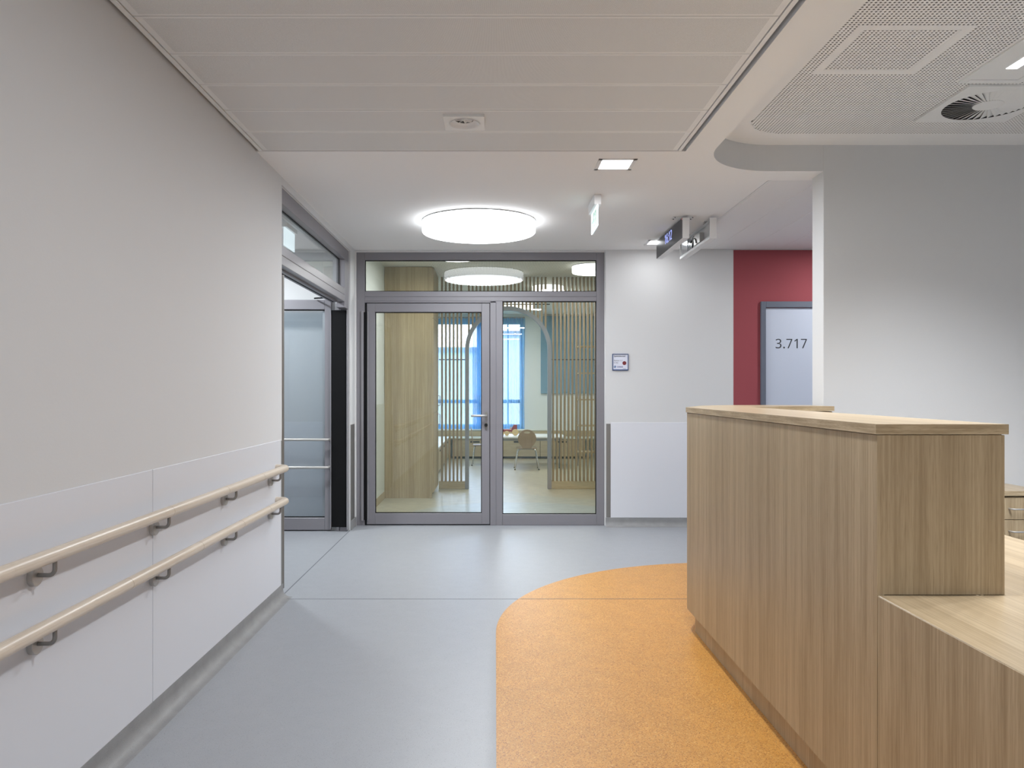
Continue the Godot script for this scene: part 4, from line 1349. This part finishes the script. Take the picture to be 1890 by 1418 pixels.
	for s in [[0.065, 1.02], [1.024, 2.168], [2.172, 2.780]]:
		var dr := bx("door", M.play_wood, K, -0.7645, -0.744, s[0], s[1], 9.268, 10.048, 0.001)
		var hy: float = [0.86, 1.10, 2.24][[0.065, 1.024, 2.172].find(s[0])]
		var h := MB.new()
		h.tube(PackedVector3Array([Vector3(-0.744, hy, -9.99), Vector3(-0.724, hy, -9.99), Vector3(-0.718, hy + 0.01, -9.99), Vector3(-0.718, hy + 0.12, -9.99), Vector3(-0.724, hy + 0.13, -9.99), Vector3(-0.744, hy + 0.13, -9.99)]), 0.005, 8)
		put(h, "handle", M.steel, dr)

	build_slats()
	build_play_furniture()

func curtain(x0: float, x1: float, d: float, m: Material, folds: int, amp: float, label: String, sd: int) -> void:
	var C := thing("curtain", Vector3((x0 + x1) / 2, 0.53, -d), label, "curtain", "blue playroom curtains")
	var r := RandomNumberGenerator.new()
	r.seed = sd
	var n := folds * 8
	var off := PackedFloat32Array()
	for i in folds + 2:
		off.append(r.randf_range(0.5, 1.3))
	var mb := MB.new()
	var rows := [0.545, 1.2, 1.9, 2.66, 2.72]
	var P := []
	for y in rows:
		var row := PackedVector3Array()
		for i in n + 1:
			var t := float(i) / n
			var k: float = off[int(t * folds)]
			var a: float = amp * k * (0.55 if y > 2.7 else 1.0)
			row.append(Vector3(lerpf(x0, x1, t) + 0.01 * sin(t * 40.0 + y * 2.0), y, -d + a * sin(t * folds * TAU + 0.25 * y)))
		P.append(row)
	for j in rows.size() - 1:
		for i in n:
			var a: Vector3 = P[j][i]
			var b: Vector3 = P[j][i + 1]
			var c: Vector3 = P[j + 1][i + 1]
			var e: Vector3 = P[j + 1][i]
			var nn := (b - a).cross(e - a).normalized()
			if nn.z < 0: nn = -nn
			mb.quad(a, b, c, e, nn)
	put(mb, "cloth", m, C)
	var tp := MB.new()
	tp.box(x0, x1, 2.70, 2.732, d - 0.004, d + 0.004, 0.001)
	put(tp, "curtain_rail", M.steel_dark, C)

func build_slats() -> void:
	var d0 := 10.107
	var d1 := 10.190
	var S := thing("slat_screen", Vector3(0.2, 0, -d0), "room divider of upright wooden slats with a grey arched opening", "room divider")
	var cx := 0.1725
	var R := 0.519
	var sp := 1.834
	var w := 0.011
	var cache := {}
	var i := 0
	var x := -0.702
	while x < 2.39:
		var dx := absf(x - cx)
		var ya := 0.098
		if dx < R + 0.052:
			ya = sp + sqrt(maxf(0.0, (R + 0.045) * (R + 0.045) - dx * dx)) if dx < R + 0.045 else sp
			if dx >= R + 0.02:
				i += 1
				x += 0.0506
				continue
		var key := snappedf(ya, 0.001)
		if not cache.has(key):
			var b := MB.new()
			b.box(-w, w, ya, 2.79, 0.0, d1 - d0, 0.001)
			cache[key] = b.mesh()
		inst(cache[key], "slat", M.slat, S, Vector3(x, 0, -d0))
		i += 1
		x += 0.0506
	bx("base_board", M.play_wood_flat, S, -0.742, cx - R - 0.050, 0.0, 0.100, d0, d1, 0.002)
	bx("base_board", M.play_wood_flat, S, cx + R + 0.050, 2.39, 0.0, 0.100, d0, d1, 0.002)
	for y in [1.704, 2.434]:
		for s in ([[-0.742, cx - R - 0.05], [cx + R + 0.05, 2.39]] if y < 2 else [[-0.15, 0.72]]):
			bx("tie_rod", M.black, S, s[0], s[1], y - 0.006, y + 0.006, d0 + 0.024, d0 + 0.036)
	# arch: two posts and a half ring of painted board
	var grey := mat(Color(0.495, 0.50, 0.515), 0.5, 0, 0.4)
	bx("arch_post", grey, S, cx - R - 0.050, cx - R, 0.0, sp, d0 - 0.012, d1 + 0.012, 0.002)
	bx("arch_post", grey, S, cx + R, cx + R + 0.050, 0.0, sp, d0 - 0.012, d1 + 0.012, 0.002)
	var p := PackedVector2Array()
	for k in 33:
		var a := PI * k / 32.0
		p.append(Vector2(cos(a), sin(a)) * (R + 0.050))
	for k in 33:
		var a := PI * (32 - k) / 32.0
		p.append(Vector2(cos(a), sin(a)) * R)
	var ar := MB.new()
	ar.plate(p, Vector3(cx, sp, -(d1 + 0.012)), Vector3.RIGHT, Vector3.UP, Vector3(0, 0, 1), d1 - d0 + 0.024)
	put(ar, "arch_ring", grey, S)

func chair(at: Vector3, turn: float, label: String) -> void:
	var C := thing("child_chair", at, label, "chair", "children's chairs at the low table")
	# built facing -z with the backrest on the +z side
	var o := at
	var seat := MB.new()
	seat.plate(rounded(0.33, 0.31, 0.09), o + Vector3(0, 0.345, 0), Vector3.RIGHT, Vector3(0, 0, 1), Vector3.UP, 0.010)
	put(seat, "seat", M.beech, C)
	# shell back: round disc on a narrow neck, bent up from the seat
	var bp := PackedVector2Array()
	var rr := 0.150
	for k in 25:
		var a := lerpf(-0.95, PI + 0.95, k / 24.0)
		bp.append(Vector2(rr * cos(a), 0.160 + rr * sin(a)))
	bp.append(Vector2(-0.072, 0.0))
	bp.append(Vector2(0.072, 0.0))
	var up := Vector3(0, 1, 0.10).normalized()
	var kk := Vector3(0, -0.10, 1).normalized()
	var bk := MB.new()
	# grip hole: split the disc into an upper crescent and the rest
	var hole := PackedVector2Array()
	for k in 16:
		var a := TAU * k / 16.0
		hole.append(Vector2(0.052 * cos(a), 0.262 + 0.017 * sin(a)))
	var left := Geometry2D.intersect_polygons(bp, PackedVector2Array([Vector2(-1, -1), Vector2(0, -1), Vector2(0, 1), Vector2(-1, 1)]))
	var right := Geometry2D.intersect_polygons(bp, PackedVector2Array([Vector2(0, -1), Vector2(1, -1), Vector2(1, 1), Vector2(0, 1)]))
	for half in [left, right]:
		for pc in half:
			for cut in Geometry2D.clip_polygons(pc, hole):
				bk.plate(cut, o + Vector3(0, 0.352, 0.150), Vector3.RIGHT, up, kk, 0.009)
	put(bk, "backrest", M.beech, C)
	for sx in [-1, 1]:
		for sz in [-1, 1]:
			var l := MB.new()
			l.tube(PackedVector3Array([o + Vector3(sx * 0.085, 0.336, sz * 0.10), o + Vector3(sx * 0.125, 0.332, sz * 0.115), o + Vector3(sx * 0.150, 0.300, sz * 0.125), o + Vector3(sx * 0.195, 0.006, sz * 0.165)]), 0.011, 10)
			var lg := put(l, "leg", M.chrome, C)
			var ft := MB.new()
			ft.lathe(PackedVector2Array([Vector2(0, 0.0), Vector2(0.013, 0.0), Vector2(0.013, 0.015), Vector2(0, 0.015)]), o + Vector3(sx * 0.195, 0, sz * 0.165), Vector3.UP, 10)
			put(ft, "rubber_foot", M.black, lg)
	var fr := MB.new()
	fr.box(o.x - 0.09, o.x + 0.09, 0.331, 0.345, -o.z - 0.11, -o.z + 0.11, 0.003)
	put(fr, "seat_frame", M.steel_dark, C)
	C.rotation.y = turn

func build_play_furniture() -> void:
	# table
	var T := thing("play_table", Vector3(0.5, 0, -13.2), "low white topped children's table on grey metal legs", "table")
	bx("table_top", mat(Color(0.88, 0.89, 0.88), 0.25), T, -0.10, 1.18, 0.502, 0.527, 12.75, 13.65, 0.003)
	bx("apron", mat(Color(0.60, 0.60, 0.58), 0.5), T, -0.04, 1.12, 0.455, 0.500, 12.80, 13.60, 0.002)
	var lm := mat(Color(0.42, 0.45, 0.49), 0.35, 0.6)
	for s in [[-0.03, 12.82], [1.085, 12.82], [-0.03, 13.54], [1.085, 13.54]]:
		var lg := bx("leg", lm, T, s[0] - 0.02, s[0] + 0.02, 0.012, 0.502, s[1] - 0.02, s[1] + 0.02, 0.002)
		bx("foot", M.black, lg, s[0] - 0.021, s[0] + 0.021, 0.0, 0.012, s[1] - 0.021, s[1] + 0.021)
	chair(Vector3(0.518, 0, -12.68), 0.0, "small round backed wooden chair with chrome legs before the low table")
	chair(Vector3(-0.235, 0, -13.40), PI / 2 + PI, "small wooden chair at the end of the low table, seen from its side")
	# toy tractor
	var y := 0.527
	var X := 0.26
	var D := 13.12
	var K := thing("toy_tractor", Vector3(X, y, -D), "red and plain wood toy tractor standing on the low table", "toy")
	var red := mat(Color(0.52, 0.05, 0.11), 0.35)
	var raw := mat(Color(0.80, 0.70, 0.50), 0.6)
	bx("bonnet", red, K, X - 0.125, X + 0.03, y + 0.065, y + 0.110, D - 0.035, D + 0.035, 0.008)
	var cab := MB.new()
	cab.plate(PackedVector2Array([Vector2(0.02, 0.06), Vector2(0.115, 0.06), Vector2(0.112, 0.185), Vector2(0.055, 0.185), Vector2(0.02, 0.12)]), Vector3(X, y, -D - 0.035), Vector3.RIGHT, Vector3.UP, Vector3(0, 0, 1), 0.07)
	put(cab, "cab", red, K)
	bx("chassis", raw, K, X - 0.15, X + 0.10, y + 0.040, y + 0.063, D - 0.028, D + 0.028, 0.004)
	var st := MB.new()
	st.lathe(PackedVector2Array([Vector2(0, 0.0), Vector2(0.012, 0.0), Vector2(0.012, 0.03), Vector2(0.008, 0.034), Vector2(0, 0.034)]), Vector3(X + 0.005, y + 0.110, -D), Vector3.UP, 14)
	put(st, "chimney_peg", raw, K)
	for s in [[0.082, 0.056], [-0.062, 0.041], [-0.142, 0.034]]:
		for q in [-1, 1]:
			var wl := MB.new()
			wl.lathe(PackedVector2Array([Vector2(0, 0.010), Vector2(s[1] - 0.004, 0.010), Vector2(s[1], 0.006), Vector2(s[1], -0.006), Vector2(s[1] - 0.004, -0.010), Vector2(0, -0.010)]), Vector3(X + s[0], y + s[1], -D + q * 0.048), Vector3(0, 0, 1), 24)
			var wh := put(wl, "wheel", raw, K)
			var pin := MB.new()
			pin.lathe(PackedVector2Array([Vector2(0, 0.003), Vector2(0.005, 0.003), Vector2(0.005, 0.0)]), Vector3(X + s[0], y + s[1], -D + q * 0.048 + 0.010), Vector3(0, 0, 1), 10)
			put(pin, "axle_pin", M.steel_dark, wh)
	# shelf unit behind the slats
	var H := thing("open_shelf", Vector3(1.8, 0, -13.1), "open wooden shelf rack behind the right run of slats", "shelf")
	for yy in [0.26, 0.71, 1.15, 1.60, 2.05]:
		bx("shelf_board", M.play_wood_flat, H, 1.40, 2.38, yy - 0.022, yy, 12.95, 13.25, 0.002)
	for xx in [1.425, 2.36]:
		bx("upright", M.steel_dark, H, xx - 0.008, xx + 0.008, 0.0, 2.30, 13.235, 13.255)
	# lamps
	var pc := Color(0.985, 1.0, 0.985)
	drum(Vector3(-0.41, 2.79, -8.21), 0.22, 0.085, E_PLAY, 3.5, pc, "round white lamp on the playroom ceiling over the tall cabinet", "round playroom lamps")
	drum(Vector3(1.17, 2.79, -9.20), 0.25, 0.085, E_PLAY, 3.5, pc, "round white lamp on the playroom ceiling above the glazed side panel", "round playroom lamps")
	drum(Vector3(0.75, 2.79, -10.95), 0.22, 0.085, E_PLAY_FAR, 3.5, pc, "round white lamp on the playroom ceiling just behind the slats", "round playroom lamps")
	drum(Vector3(0.4, 2.79, -13.2), 0.25, 0.085, E_PLAY_FAR, 3.5, pc, "round white lamp on the playroom ceiling over the low table", "round playroom lamps")
